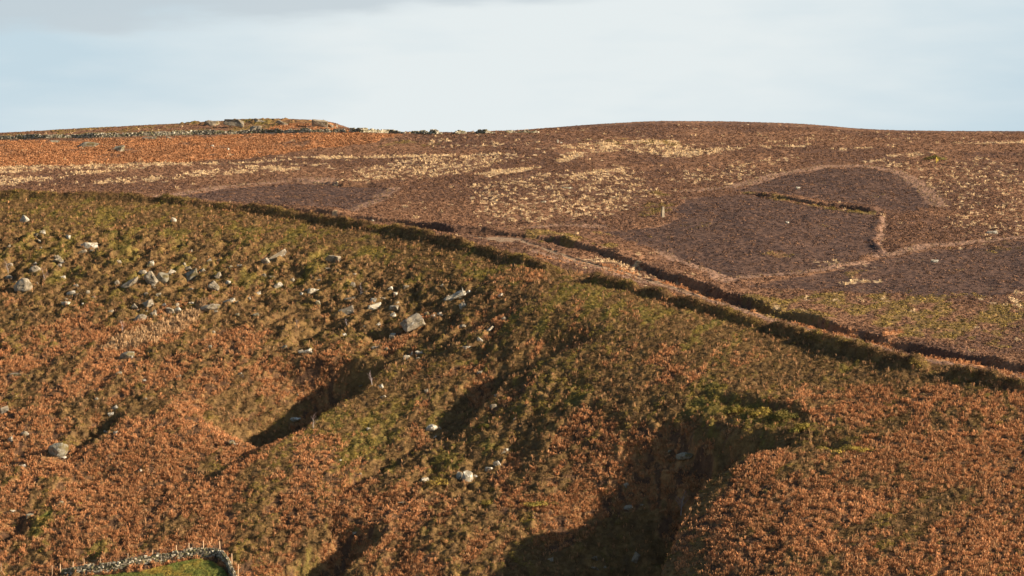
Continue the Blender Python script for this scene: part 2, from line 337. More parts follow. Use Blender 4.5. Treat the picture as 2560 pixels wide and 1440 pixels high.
# burnt heather patches
put(BU, [(420, 492), (560, 470), (700, 462), (850, 466), (962, 469), (985, 477), (940, 500), (868, 533), (780, 527), (640, 510), (520, 499)], 1, .8)
put(BU, [(1500, 578), (1640, 568), (1700, 545), (1690, 520), (1760, 490), (1850, 487), (1960, 502), (2060, 519), (2190, 533), (2200, 560), (2190, 600), (2205, 630), (2160, 645), (2100, 655), (1990, 685), (1830, 692), (1760, 670), (1660, 632), (1560, 600)], 1, 1.2)
put(BU, [(1830, 478), (1930, 447), (2060, 426), (2150, 423), (2240, 440), (2300, 475), (2335, 512), (2280, 530), (2190, 522), (2050, 501), (1900, 484)], 1, .8)
put(BU, [(1850, 715), (1990, 692), (2150, 655), (2300, 632), (2560, 603), (2700, 600), (2700, 690), (2500, 745), (2300, 742), (2100, 728), (1900, 722)], .9, 2)
for _p in ([(1700, 560), (1790, 552), (1860, 560), (1800, 575), (1730, 575)], [(1560, 590), (1620, 582), (1680, 592), (1620, 600)], [(1930, 560), (2020, 552), (2120, 560), (2040, 574), (1960, 575)],
           [(1780, 600), (1850, 590), (1900, 600), (1840, 612)], [(2080, 590), (2150, 580), (2170, 595), (2110, 606)], [(2300, 680), (2400, 662), (2480, 680), (2380, 694)], [(640, 490), (720, 484), (780, 492), (700, 500)],
           [(1950, 460), (2030, 450), (2080, 462), (2000, 472)], [(2120, 480), (2200, 470), (2240, 485), (2180, 497)]):
    put(GR, _p, .5, 3)
# pale dry grass (straw)
put(ST, [(-200, 416), (0, 416), (560, 410), (760, 399), (700, 408), (500, 420), (200, 426), (0, 432), (-200, 434)], .80, 2)
put(ST, [(-200, 436), (0, 438), (60, 446), (30, 462), (-200, 462)], .8, 2)
put(ST, [(40, 446), (140, 441), (200, 430), (360, 424), (330, 432), (200, 440), (120, 452), (50, 455)], .85, 2)
put(ST, [(215, 460), (300, 448), (420, 440), (480, 432), (620, 420), (820, 412), (840, 420), (650, 434), (480, 446), (350, 458), (260, 464)], .72, 3)
put(ST, [(700, 396), (1000, 390), (1120, 386), (1290, 386), (1290, 390), (1100, 394), (820, 400)], .95, 1.5)
put(SP, [(850, 462), (900, 428), (1000, 402), (1120, 388), (1290, 386), (1260, 405), (1180, 432), (1060, 442), (960, 448)], .98, 3)
put(ST, [(1000, 448), (1120, 440), (1185, 430), (1190, 436), (1100, 446)], .8, 1)
put(ST, [(1185, 441), (1240, 428), (1350, 416), (1352, 424), (1300, 434), (1225, 446)], 1.1, 1.5)
put(SP, [(1190, 460), (1240, 450), (1400, 440), (1560, 425), (1620, 450), (1640, 480), (1590, 515), (1540, 545), (1400, 552), (1240, 560), (1180, 500)], .55, 4)
put(SP, [(1380, 500), (1480, 480), (1560, 490), (1580, 520), (1480, 545), (1400, 530)], .66, 3)
put(ST, [(1290, 442), (1420, 438), (1540, 420), (1580, 418), (1570, 427), (1430, 445)], .85, 1.5)
put(ST, [(1370, 404), (1420, 386), (1530, 380), (1860, 378), (1780, 388), (1640, 392), (1560, 384), (1470, 390), (1400, 410)], .85, 2)
put(ST, [(1680, 384), (1780, 380), (1800, 388), (1720, 397), (1640, 394)], 1.0, 2)
put(ST, [(1400, 368), (1480, 360), (1620, 350), (1700, 354), (1720, 372), (1560, 374), (1420, 374)], .72, 2)
put(ST, [(1330, 374), (1500, 372), (1870, 373), (1870, 377), (1500, 377), (1330, 378)], .9, 1)
put(ST, [(1905, 373), (1990, 368), (2040, 364), (2000, 372), (1910, 376)], 1.0, 1)
put(ST, [(2030, 384), (2100, 376), (2180, 370), (2190, 376), (2100, 384)], .8, 2)
put(ST, [(2150, 408), (2260, 390), (2330, 382), (2350, 388), (2260, 402), (2160, 412)], .75, 2)
put(ST, [(2330, 360), (2440, 357), (2600, 354), (2600, 360), (2400, 361)], .9, 2)
put(SP, [(1380, 362), (1100, 372), (1080, 370), (1200, 358), (1300, 352), (1330, 356)], .5, 2)
put(ST, [(1060, 362), (1090, 350), (1140, 350), (1120, 360)], .6, 2)
put(SP, [(1900, 470), (1660, 448), (1700, 440), (1860, 430), (1960, 425), (1940, 438), (1800, 452)], .45, 3)
put(SP, [(2150, 420), (2400, 400), (2700, 420), (2700, 600), (2420, 590), (2380, 540), (2340, 480), (2250, 430)], .30, 4)
put(SP, [(1880, 360), (2100, 352), (2300, 345), (2100, 345), (1900, 350)], .45, 3)
put(SP, [(1700, 440), (1860, 410), (2000, 395), (1980, 405), (1800, 435)], .45, 3)
put(ST, [(1740, 735), (1830, 700), (1850, 712), (1760, 745)], .2, 2)
put(ST, [(2030, 655), (2090, 648), (2200, 670), (2170, 680), (2060, 672)], .6, 2)
put(ST, [(2050, 705), (2130, 697), (2190, 700), (2100, 712)], .6, 2)
put(ST, [(2480, 745), (2560, 715), (2650, 740), (2650, 800), (2530, 800)], .5, 4)
put(ST, [(1440, 640), (1500, 640), (1700, 700), (1720, 715), (1600, 690), (1460, 665)], .62, 1.5)
# dry tall grass running down the slope at the left (buff)
put(PK, [(250, 880), (300, 850), (430, 800), (520, 762), (525, 775), (480, 820), (400, 860), (320, 880), (250, 890)], .9, 1.6)
strip(PK, [(400, 491), (560, 467), (700, 458), (830, 462)], 1.7, .8)
strip(PK, [(988, 472), (950, 495), (900, 518), (868, 532)], 1.5, .85)
put(PK, [(720, 455), (760, 446), (830, 448), (850, 458), (800, 461)], .9, 2)
strip(PK, [(1235, 582), (1330, 572), (1420, 565), (1500, 566)], 1.8, .75)
strip(PK, [(1700, 478), (1820, 468), (1930, 441), (2060, 421), (2150, 418), (2240, 432), (2310, 470), (2347, 515)], 2.0, .8)
strip(PK, [(2212, 540), (2208, 575), (2202, 600), (2216, 630)], .7, .6)
strip(PK, [(2190, 640), (2330, 615), (2450, 600), (2600, 588)], 1.8, .8)
strip(PK, [(1650, 628), (1760, 678), (1820, 694), (1990, 682), (2150, 655)], 1.5, .75)
put(PK, [(1760, 680), (1830, 690), (1850, 700), (1810, 712), (1770, 702)], .8, 1.5)
strip(PK, [(1330, 626), (1420, 652), (1560, 690), (1700, 729), (1850, 778), (2000, 824), (2150, 864), (2330, 906), (2600, 965)], 1.0, .8)
# green pasture inside the wall, small grassy lawns
WALL_LINE = [(60, 1462), (130, 1448), (200, 1436), (330, 1419), (400, 1404), (450, 1392), (500, 1386), (540, 1392), (562, 1412), (582, 1440), (600, 1480), (612, 1560)]
put(PA, [(80, 1600), (200, 1445), (345, 1432), (400, 1416), (455, 1402), (500, 1395), (535, 1400), (552, 1418), (572, 1445), (590, 1500), (600, 1600)], 1, 1.2, True)
put(PA, [(85, 1288), (110, 1278), (150, 1268), (140, 1276), (100, 1292)], .9, .8)
# trodden track and bare ground beside it
TRACK = [(1180, 592), (1240, 598), (1300, 604), (1380, 628), (1450, 652), (1560, 680), (1660, 712), (1760, 745), (1880, 780), (2000, 812), (2150, 855), (2330, 900), (2560, 944), (2800, 985)]
strip(TR, TRACK[:8], .8, .9, .3); strip(TR, TRACK[7:], .5, .5, .3)
put(TR, [(1205, 594), (1250, 594), (1300, 600), (1310, 606), (1250, 606)], 1, .8)

for _b in (BANK_W, BANK_E, BANK_F): strip(BK, _b, 1.15, 1, .35)
# blur the traced biases with noise when they are read
def cover(x, y):
    """weights of the cover types at world points"""
    q = {k: sample(M, x, y) for k, M in (('br', BR), ('gr', GR), ('bu', BU), ('st', ST), ('pk', PK), ('pa', PA), ('tr', TR), ('cl', CL), ('bk', BK), ('sp', SP), ('nb', NB))}
    a_, b_ = x * .94 - y * .34, x * .34 + y * .94
    nb = fbm(a_ / 4.5, b_ / 10, 5, 11, .6); ng = fbm(a_ / 3.2, b_ / 8.0, 5, 41, .6); nf = vn(x / 1.1, y / 1.5, 51); ns = fbm(x / 1.9, y / 4.5, 3, 61, .7)
    plateau = smooth(.0, 1, sample(PLAT, x, y))
    br = smooth(.44, .56, q['br'] * .62 + (nb - .5) * 1.15 + .10 + (nf - .5) * .15) * (q['br'] > .02)
    br = np.where(q['br'] > .95, smooth(.1, .6, q['br'] - .2), br)
    br = np.maximum(br, (1 - plateau) * smooth(.62, .72, nb + (nf - .5) * .12) * .8)
    br = br * (1 - smooth(.2, .7, q['bk'])) * (1 - .93 * q['nb'])
    gr = smooth(.43, .60, q['gr'] * .50 + (ng - .5) * 1.35 + .10 + (nf - .5) * .2)
    gr = gr * np.where(plateau > .5, smooth(.1, .35, q['gr']), 1)
    st = smooth(.44, .56, q['st'] * .72 + (ns - .5) * 1.5 + (nf - .5) * .5) * smooth(.02, .2, q['st'])
    wt_, idt = worley(x / 1.25, y / 1.9, 351)
    stray = smooth(.55, .40, wt_) * (idt < np.maximum(q['sp'] * .95 * smooth(.25, .6, ns + .05), .018)) * plateau
    st = np.maximum(st, stray * (1 - q['bu']))
    pk = smooth(.22, .6, q['pk'] + (nf - .5) * .35 + (ns - .5) * .3 * plateau)
    br = br * (1 - .95 * pk)
    bu = (1 - .8 * smooth(.35, .65, q['gr'] * .55 + (ns - .5) * .8 + .1) * (q['gr'] > .05)) * smooth(.3, .65, q['bu'] + (ng - .5) * .55 + (nf - .5) * .35)
    pa = smooth(.4, .6, q['pa'] + (ng - .5) * .5); tr = smooth(.3, .6, q['tr'] + (nf - .5) * .25)
    return dict(br=br, gr=gr, bu=bu, st=st, pk=pk, pa=pa, tr=tr, cl=q['cl'], bk=q['bk'], plateau=plateau, nb=nb, ng=ng, nf=nf)
PLAT = Zr()
_s, _m = poly_mask([(-900, 489), (0, 489), (420, 497), (860, 553), (1130, 604), (1320, 655), (1462, 688), (1700, 748), (2000, 838), (2322, 915), (2600, 975), (3300, 1110), (3300, 312), (-900, 312)], 2)
PLAT[_s] = _m
PLAT[RYg > 800] = 1

PAL = dict(brown=(.225, .118, .062), brown2=(.118, .064, .040), slope=(.215, .127, .044), slope2=(.105, .062, .027), olive=(.340, .240, .046), olive2=(.150, .112, .028), green=(.135, .122, .028),
           rust=(.600, .285, .120), rust2=(.330, .148, .060), buff=(.44, .28, .14), burnt=(.118, .068, .046), burnt2=(.046, .028, .022),
           straw=(.66, .48, .265), straw2=(.36, .235, .125), pink=(.255, .152, .098), pasture=(.135, .150, .030), soil=(.30, .21, .13), litter=(.075, .040, .024))
PAL = {k: np.array(v, np.float32) for k, v in PAL.items()}
def mixc(a, b, t): return a + (b - a) * t[..., None]
def ground_colour(x, y, c_):
    big = fbm(x / 16, y / 22, 3, 71); n = c_['nf']
    col = mixc(PAL['brown'], PAL['brown2'], smooth(.35, .65, big + (n - .5) * .3)) * np.ones(x.shape + (3,), np.float32)
    col = mixc(col, mixc(PAL['slope'], PAL['slope2'], n), 1 - c_['plateau'])
    col = mixc(col, mixc(PAL['olive'], PAL['olive2'], smooth(.35, .65, c_['ng'] + (n - .5) * .4)), c_['gr'] * (.85 - .38 * c_['plateau']))
    col = mixc(col, mixc(PAL['rust'], PAL['rust2'], smooth(.3, .7, n)), c_['br'] * np.where(c_['plateau'] > .5, .85, .25))
    col = mixc(col, PAL['litter'], (1 - c_['plateau']) * c_['br'] * smooth(.55, .3, vn(x / .8, y / 1.0, 83)) * .8)
    col = mixc(col, mixc(PAL['burnt'], PAL['burnt2'], smooth(.3, .7, vn(x / .55, y / .9, 85) * .6 + fbm(x / 3, y / 5, 3, 86) * .4)), c_['bu'] * .92)
    col = mixc(col, mixc(PAL['straw2'], PAL['straw'], n), c_['st'] * .8)
    col = mixc(col, np.where(c_['plateau'][..., None] > .5, PAL['pink'], PAL['buff']), c_['pk'] * .9)
    col = mixc(col, mixc(PAL['pasture'], PAL['olive'] * .8, smooth(.4, .65, fbm(x / 2.5, y / 3, 4, 93))), c_['pa'] * .95)
    col = mixc(col, PAL['soil'], c_['tr'] * .8)
    return col.astype(np.float32)

# ------------------------------------------------------------------ final ground heights
def swells(x, y, plateau):
    """hummocks and ribs that run down the hillside"""
    a, b = x * .94 - y * .34, x * .34 + y * .94          # b runs up the slope
    wv = (fbm(x / 6, y / 7, 2, 291) - .5) * 4
    rib = fbm(a / 4.6 + wv * .4, b / 17, 4, 201, .5) - .5
    hum = fbm(x / 5, y / 6, 3, 231, .55) - .5
    big = fbm(x / 38, y / 45, 2, 251) - .5
    return (1 - plateau) * (1 - .75 * sample(CALM, x, y)) * (rib * 1.05 + hum * .7 + sample(RL, x, y) * 1.7 * (fbm(a / 2.2 + wv * .9, b / 5.0 + wv, 3, 271, .5) - .5)) + plateau * (hum * .45) + big * (1.6 - .4 * plateau)
def big_cells(x, y): return worley((x + (fbm(x / 2, y / 2, 2, 331) - .5) * 1.6) / 1.7, y / 1.9, 321)
def cushions(x, y, c_):
    w, cid = worley(x / 1.15, y / 1.25, 301); w2, _ = worley(x / .55, y / .6, 311)
    w3, cid3 = big_cells(x, y); sl = 1 - c_['plateau']
    lump = (np.clip(1 - w * 1.25, 0, 1) ** .7) * (.35 + .65 * cid) + sl * (np.clip(1 - w3 * 1.2, 0, 1) ** .8) * cid3 * 1.2 * (1 - .75 * sample(CALM, x, y))
    fine = (np.clip(1 - w2 * 1.2, 0, 1) ** .7)
    lump = lump * (1 - .35 * sample(CALM, x, y) * sl)
    hd = (1 - c_['br'] * .7) * (1 - c_['pa']) * (1 - c_['tr'] * .9) * (1 - c_['bu'] * .75)
    return hd * (lump * (.55 - .30 * c_['plateau'] ) + fine * .16) + c_['br'] * (fine * .12 + lump * .10)
inner = (GY > 345) & (GY < 852) & (np.abs(GX) < 174)
fadeb = (smooth(345, 352, GY) * (1 - smooth(845, 858, GY)) * (1 - smooth(160, 174, np.abs(GX)))).astype(np.float32)
CV = cover(GX, GY)
GZ = GZ + fadeb * (sample(FEAT, GX, GY) + swells(GX, GY, CV['plateau']) * smooth(0, 1, 1 - .6 * smooth(770, 800, GY)) * (1 - .8 * CV['pa'] * 1.0))
GSM = GZ.copy()                                   # ground without plants, for placing things
GZ = GZ + fadeb * cushions(GX, GY, CV)
col = ground_colour(GX, GY, CV)

def gz(x, y, Zg=None):
    Zg = GSM if Zg is None else Zg
    u = 1280 + F * x / y
    fu = np.interp(u, us, np.arange(nu)); fd = np.interp(y, ds, np.arange(nd))
    i = np.clip(fu.astype(int), 0, nu - 2); j = np.clip(fd.astype(int), 0, nd - 2); a = fu - i; b = fd - j
    return (Zg[j, i] * (1 - a) + Zg[j, i + 1] * a) * (1 - b) + (Zg[j + 1, i] * (1 - a) + Zg[j + 1, i + 1] * a) * b
def at(u, v): return pix_on(GSM, u, v)

# ------------------------------------------------------------------ mesh helpers
def tag(o, label=None, cat=None, group=None, kind=None):
    if label: o["label"] = label
    if cat: o["category"] = cat
    if group: o["group"] = group
    if kind: o["kind"] = kind
    return o
def np_mesh(name, V, Fc, mat, colr=None, smooth_=True, parent=None):
    """V (n,3), Fc (m,k) faces of one size"""
    me = bpy.data.meshes.new(name); n, k = Fc.shape
    me.vertices.add(len(V)); me.vertices.foreach_set("co", np.ascontiguousarray(V, np.float32).ravel())
    me.loops.add(n * k); me.loops.foreach_set("vertex_index", np.ascontiguousarray(Fc, np.int32).ravel())
    me.polygons.add(n); me.polygons.foreach_set("loop_start", np.arange(0, n * k, k, dtype=np.int32))
    me.polygons.foreach_set("loop_total", np.full(n, k, np.int32))
    me.polygons.foreach_set("use_smooth", np.full(n, smooth_, bool))
    if colr is not None:
        at_ = me.color_attributes.new("tint", 'FLOAT_COLOR', 'POINT')
        c4 = np.ones((len(V), 4), np.float32); c4[:, :3] = colr; at_.data.foreach_set("color", c4.ravel())
    me.update(calc_edges=True); me.validate() if len(V) < 200000 else None
    me.materials.append(mat)
    o = bpy.data.objects.new(name, me); COL.objects.link(o); o.parent = parent
    return o
def new_mat(name, rough=.9, spec=.15):
    m = bpy.data.materials.new(name); m.use_nodes = True
    b = m.node_tree.nodes['Principled BSDF']; b.inputs['Roughness'].default_value = rough; b.inputs['Specular IOR Level'].default_value = spec
    return m, m.node_tree, b
def noise_node(nt, scale, det=4, rough=.6, vec=None):
    n = nt.nodes.new('ShaderNodeTexNoise'); n.inputs['Scale'].default_value = scale; n.inputs['Detail'].default_value = det; n.inputs['Roughness'].default_value = rough
    if vec is None:
        t = nt.nodes.new('ShaderNodeTexCoord'); vec = t.outputs['Object']
    nt.links.new(vec, n.inputs['Vector']); return n.outputs[0]
def tint_mat(name, lo=.7, hi=1.3, scale=1.6, trans=0.0, bump=0.0):
    m, nt, b = new_mat(name)
    a = nt.nodes.new('ShaderNodeAttribute'); a.attribute_name = "tint"
    mr = nt.nodes.new('ShaderNodeMapRange'); nt.links.new(noise_node(nt, scale, 5, .7), mr.inputs[0])
    mr.inputs[1].default_value = .3; mr.inputs[2].default_value = .7; mr.inputs[3].default_value = lo; mr.inputs[4].default_value = hi
    s = nt.nodes.new('ShaderNodeVectorMath'); s.operation = 'SCALE'; nt.links.new(a.outputs['Color'], s.inputs[0]); nt.links.new(mr.outputs[0], s.inputs[3])
    nt.links.new(s.outputs[0], b.inputs['Base Color'])
    if bump:
        bp = nt.nodes.new('ShaderNodeBump'); bp.inputs['Distance'].default_value = bump; bp.inputs['Strength'].default_value = 1
        nt.links.new(noise_node(nt, 3.5, 4, .7), bp.inputs['Height']); nt.links.new(bp.outputs[0], b.inputs['Normal'])
    if trans:
        tr = nt.nodes.new('ShaderNodeBsdfTranslucent'); nt.links.new(s.outputs[0], tr.inputs[0]); mx = nt.nodes.new('ShaderNodeMixShader'); mx.inputs[0].default_value = trans
        nt.links.new(b.outputs[0], mx.inputs[1]); nt.links.new(tr.outputs[0], mx.inputs[2]); nt.links.new(mx.outputs[0], nt.nodes['Material Output'].inputs[0])
    return m
M_ground = tint_mat('moor ground', .6, 1.35, 1.3, 0, .2)
M_leaf = tint_mat("plant foliage", .8, 1.2, .9, .08)

# ------------------------------------------------------------------ the moorland ground, one sheet to the horizon
V = np.stack([GX, GY, GZ], -1).reshape(-1, 3)
ii, jj = np.meshgrid(np.arange(nd - 1), np.arange(nu - 1), indexing='ij'); q0 = (ii * nu + jj).ravel()
Fq = np.stack([q0, q0 + 1, q0 + 1 + nu, q0 + nu], -1)
ground = np_mesh('moorland', V, Fq, M_ground, col.reshape(-1, 3)); tag(ground, kind='structure')
ground["label"] = "rolling heather moorland hillside with gullies and burnt patches"
del V, Fq

# ------------------------------------------------------------------ boulders: where they lie (photograph column, row, width, height, tilt in degrees, shape) and what they look like
ROCKS = [
 (57,551,28,20,25,'s',"tilted pale slab alone in green heather near the top of the left slope"),
 (86,590,24,10,5,'s',"thin flat stone in heather below the tilted slab at upper left"),
 (224,619,46,15,6,'s',"long layered ledge of pale rock in heather on the upper left slope"),
 (204,633,28,10,18,'s',"short low ledge just under the long layered rock ledge"),
 (145,655,22,20,40,'b',"squat dark-sided boulder below and left of the layered ledge"),
 (88,676,28,20,15,'r',"grey boulder with deep shade on its left beside a bare sapling"),
 (57,718,46,32,8,'r',"big rounded grey boulder low in heather at the left edge"),
 (21,699,24,18,20,'r',"grey boulder between the left edge and the big rounded boulder"),
 (190,718,15,14,30,'b',"small bright stone right of the big rounded boulder at left"),
 (181,735,26,13,10,'r',"low tan boulder under a small bright stone on the left slope"),
 (328,711,50,20,28,'s',"long tan slab tilted up to the right, left end of the boulder row"),
 (357,683,22,14,15,'r',"small rounded boulder on top of the long tan tilted slab"),
 (379,702,26,34,30,'b',"tall split boulder in the middle of the upper boulder row"),
 (408,697,32,28,12,'r',"large tan domed boulder beside the tall split boulder"),
 (429,684,12,16,60,'b',"small upright white stone at the right end of the domed boulder"),
 (476,692,46,24,30,'s',"broad tilted slab right of the domed boulder in the upper row"),
 (505,680,16,10,35,'b',"small stone just above the broad tilted slab's upper end"),
 (478,631,12,13,20,'b',"lone small buff stone high in the heather of the left slope"),
 (434,553,9,14,70,'b',"tiny pointed pale stone standing near the slope's top edge"),
 (546,692,18,15,50,'b',"grey stone just right of the broad tilted slab"),
 (533,722,24,26,40,'b',"brown rough boulder in shade below the broad tilted slab"),
 (570,708,16,11,20,'r',"small pale rounded stone in green bilberry right of a brown boulder"),
 (690,645,58,15,33,'s',"long narrow rock slab leaning up to the right in dark heather"),
 (664,655,18,15,30,'b',"rough stone at the lower foot of the long leaning slab"),
 (832,655,38,24,-4,'b',"flat topped square boulder perched above a black hollow"),
 (819,674,18,10,0,'b',"small stone under the flat topped square boulder"),
 (694,716,24,13,30,'b',"pale rock with sloping top between the leaning slab and the white slab"),
 (642,736,22,12,25,'s',"whitish stone in dark heather left of the white tilted slab"),
 (778,727,36,18,30,'s',"white lichened slab tilted up to the right in shaded heather"),
 (755,738,13,12,20,'r',"small white stone touching the white tilted slab's lower end"),
 (570,757,42,13,20,'s',"smooth white-topped rock leaning above the buff grass streak"),
 (587,742,8,8,0,'r',"tiny round stone above the smooth white-topped rock"),
 (526,771,50,17,12,'r',"low grey whaleback rock at the top of the buff grass streak"),
 (541,781,10,9,30,'b',"small white stone under the grey whaleback rock"),
 (165,763,24,15,5,'b',"bright whitish boulder in rusty growth at far left centre"),
 (372,763,26,18,25,'b',"leaning tan stone, upper one of the loose group left of the buff grass"),
 (336,770,13,15,40,'b',"small upright stone left of the leaning tan stone"),
 (412,765,10,13,45,'b',"narrow white stone between the leaning tan stone and a grey pair"),
 (425,779,24,18,-10,'b',"grey block, left one of a touching pair above the buff grass"),
 (444,777,16,18,35,'b',"white block, right one of a touching pair above the buff grass"),
 (350,798,38,20,25,'r',"tan sloping boulder beside the left edge of the buff grass"),
 (384,789,16,14,20,'b',"rough dark stone between the sloping boulder and the grey pair"),
 (278,782,14,10,10,'b',"small dull stone left of the tan sloping boulder"),
 (318,891,42,18,14,'r',"rounded hump of rock in mossy grass under the buff streak"),
 (875,748,32,15,12,'b',"speckled grey rock at the upper left of the central rock group"),
 (867,780,42,20,18,'s',"broad lichen-speckled slab at the lower left of the central rock group"),
 (935,755,15,12,0,'b',"square pale block on top in the central rock group"),
 (948,748,12,8,20,'b',"small tilted chip beside the square pale block"),
 (946,767,38,20,22,'s',"sloping slab beneath the square pale block in the central group"),
 (922,791,22,10,30,'s',"thin stone poking from rusty growth below the central rock group"),
 (986,773,34,14,8,'s',"cracked low rock at the right end of the central rock group"),
 (908,737,22,10,10,'s',"flat stone at the top of the central rock group"),
 (1031,815,62,36,26,'s',"largest smooth triangular slab standing alone in rusty bracken"),
 (1146,740,42,26,16,'s',"big white lichened boulder with a pointed top right of centre"),
 (1121,750,20,18,45,'b',"split piece leaning on the left of the big white lichened boulder"),
 (1172,731,14,10,30,'s',"thin flake above right of the big white lichened boulder"),
 (1158,767,22,14,25,'s',"bluish shaded slab below the big white lichened boulder"),
 (1155,818,22,13,20,'b',"small speckled rock in bilberry below the bluish shaded slab"),
 (1219,829,32,12,33,'s',"thin white slab edge beside a deep black hollow"),
 (1198,851,14,16,40,'b',"rough stone under the thin white slab edge"),
 (940,872,26,9,10,'s',"flat grey stone in dark heather left of the gully head stones"),
 (1017,899,18,15,0,'b',"square white block at the shaded gully's upper tip"),
 (1048,885,22,14,-8,'s',"brightest white angular stone at the shaded gully's upper tip"),
 (1029,888,7,14,5,'b',"slim upright stone between the square block and the brightest stone"),
 (1045,898,10,7,20,'b',"little stone under the brightest white angular stone"),
 (1168,872,24,9,2,'s',"flat white stone among rusty bracken right of the gully tip"),
 (763,884,34,14,20,'s',"bright white low rock against dark heather left of the shaded gully"),
 (953,968,12,12,20,'b',"single white stone on the rim of the shaded gully"),
 (735,1050,34,12,12,'r',"smooth oval white boulder just outside the gully shadow"),
 (1078,1072,32,17,4,'r',"white rounded boulder among green heather below the centre"),
 (1083,1097,24,8,38,'s',"thin bluish slab tilted under the white rounded boulder"),
 (1168,1195,28,27,0,'r',"round pale boulder, largest of the lower centre trio"),
 (1147,1194,20,22,-20,'b',"dark sided boulder left of the round pale one in the lower trio"),
 (1188,1193,13,10,10,'r',"small stone right of the round pale one in the lower trio"),
 (1063,1204,26,14,8,'b',"low pale boulder beside an olive bush left of the lower trio"),
 (1222,1175,20,12,0,'b',"white stone with flat top above right of the lower trio"),
 (1242,1163,20,20,20,'b',"dark rough boulder behind the white flat-topped stone"),
 (1005,1260,20,7,4,'s',"thin low stone in rusty bracken low in the centre"),
 (768,1238,20,8,8,'s',"small flat stone in bracken at lower left centre"),
 (145,1128,52,34,15,'r',"large grey domed boulder with lichen low on the left slope"),
 (152,1147,30,10,20,'b',"white broken rock at the foot of the large grey domed boulder"),
 (27,1103,15,16,20,'b',"bright white stone by the left edge above the domed boulder"),
 (62,1086,20,13,10,'r',"grey-white stone up right of a bright white stone at left edge"),
 (56,1166,22,9,5,'b',"small white stone left below the large grey domed boulder"),
 (75,1293,20,12,0,'b',"isolated white rock in green mossy grass at lower left"),
 (32,1280,16,7,0,'s',"flat grey stone in moss left of the isolated white rock"),
 (152,1258,13,11,30,'r',"little rounded stone above the green grassy streak"),
 (11,1028,26,16,25,'b',"cracked whitish rock cut by the left edge of the picture"),
 (289,1022,14,12,40,'b',"white stone above a short dark hollow on the left slope"),
 (277,1037,16,10,20,'b',"low white stone left under the one above the dark hollow"),
 (242,1001,10,12,40,'b',"small grey stone up left of the two above the dark hollow"),
 (289,1084,12,9,0,'b',"tiny white stone beneath the short dark hollow"),
 (447,943,15,9,20,'b',"bluish stone with black shade in left centre bracken"),
 (361,952,10,7,20,'b',"tiny bright stone left of the bluish stone in bracken"),
 (72,941,18,8,0,'r',"small buff hummock stone beside a dark gap at far left"),
 (36,938,34,8,6,'r',"long low hump stone at far left in bracken"),
 (526,871,9,12,10,'b',"small upright stone in bracken right of the rounded rock hump"),
 (531,833,18,9,20,'r',"smooth grey stone in bracken below the grey whaleback rock"),
 (352,1178,18,8,-20,'s',"pale stone in a small hollow at lower left"),
 (886,1335,10,7,0,'b',"tiny stone near the bottom between two dark gullies"),
 (600,935,12,6,10,'s',"tiny blue-grey stone in the middle of the left bracken"),
 (590,1113,10,7,0,'b',"tiny pale stone in bracken left of the gully's foot"),
 (849,1153,12,7,30,'s',"small white stone in dark heather under the gully shadow"),
 (1234,1018,18,12,20,'b',"bluish rock at the dark foot of the narrow gully"),
 (1242,991,10,10,20,'b',"tiny white rock higher in the narrow gully's shade"),
 (1287,1050,9,9,20,'b',"small white stone by a purple heather tuft below centre"),
 (1488,1399,26,22,25,'b',"larger grey block lying in the big gully's shadow"),
 (1488,1424,20,13,10,'b',"lower grey block in shadow under the larger one"),
 (1588,1402,16,28,-25,'s',"upright leaning rock in the big gully's shadow"),
 (1376,1402,18,13,20,'b',"leftmost rock within the big gully's shadow"),
 (1571,1270,24,9,0,'b',"speckled flat rock in the upper part of the big shadow"),
 (1604,1265,14,12,0,'b',"small speckled rock beside the flat one in the big shadow"),
 (1512,1420,9,9,30,'b',"tiny shaded stone right of the lower grey block"),
 (1674,1131,15,11,0,'b',"rock at the left foot of the mossy hummock near the big shadow"),
 (1712,1142,48,16,6,'r',"mossy rocky hummock with white speckles by the big shadow"),
 (1567,1214,13,12,30,'b',"rock in grass just above the edge of the big shadow"),
 (218,364,54,13,6,'r',"large weathered rock hump in far rusty bracken at left"),
 (297,374,32,14,0,'b',"angular rock right of the large hump in far bracken"),
 (137,356,24,7,0,'s',"flat dark rock left of the large hump in far bracken"),
 (376,347,38,7,4,'s',"wide low rock below the skyline wall in far bracken"),
 (426,346,18,6,0,'s',"small flat rock right of the wide low one under the wall"),
 (207,385,18,5,0,'s',"small flat rock under the large hump in far bracken"),
 (530,366,10,6,20,'b',"small dark stone in far bracken near a white one"),
 (570,374,7,6,0,'r',"tiny brilliant white stone in far bracken"),
 (1995,471,12,6,0,'b',"single white stone on the burnt lens-shaped patch"),
 (1968,557,9,5,0,'b',"small white stone in the middle of the large burnt patch"),
 (2335,654,20,7,0,'s',"pale low rock near the right edge below the pink strip"),
 (1418,471,30,6,2,'s',"greenish grey flat rock among the straw tussocks"),
 (1356,506,22,5,12,'s',"low rock in the lower left of the straw tussocks"),
 (2480,583,28,8,0,'b',"pale rock pile at the right edge above the pink strip"),
 (931,553,14,6,0,'r',"buff rock beside the path where it leaves the burnt patch"),
 (588,312,54,19,-4,'s',"dark layered crag at the top of the skyline hill"),
 (652,306,36,9,-12,'s',"thin crag right of the dark layered one on the hill crest"),
 (640,324,30,15,0,'b',"broken crag above the skyline wall below the hill's summit"),
 (706,310,32,11,-24,'s',"sloping crag on the right of the hill's summit"),
 (528,310,42,12,-4,'s',"low crag left of the dark layered crag on the hill"),
 (800,312,44,17,-6,'s',"rocky outcrop at the right end of the hill crest"),
 (826,317,20,9,-15,'s',"low rock between the hill-end outcrop and the standing stone"),
]
PLACED = []
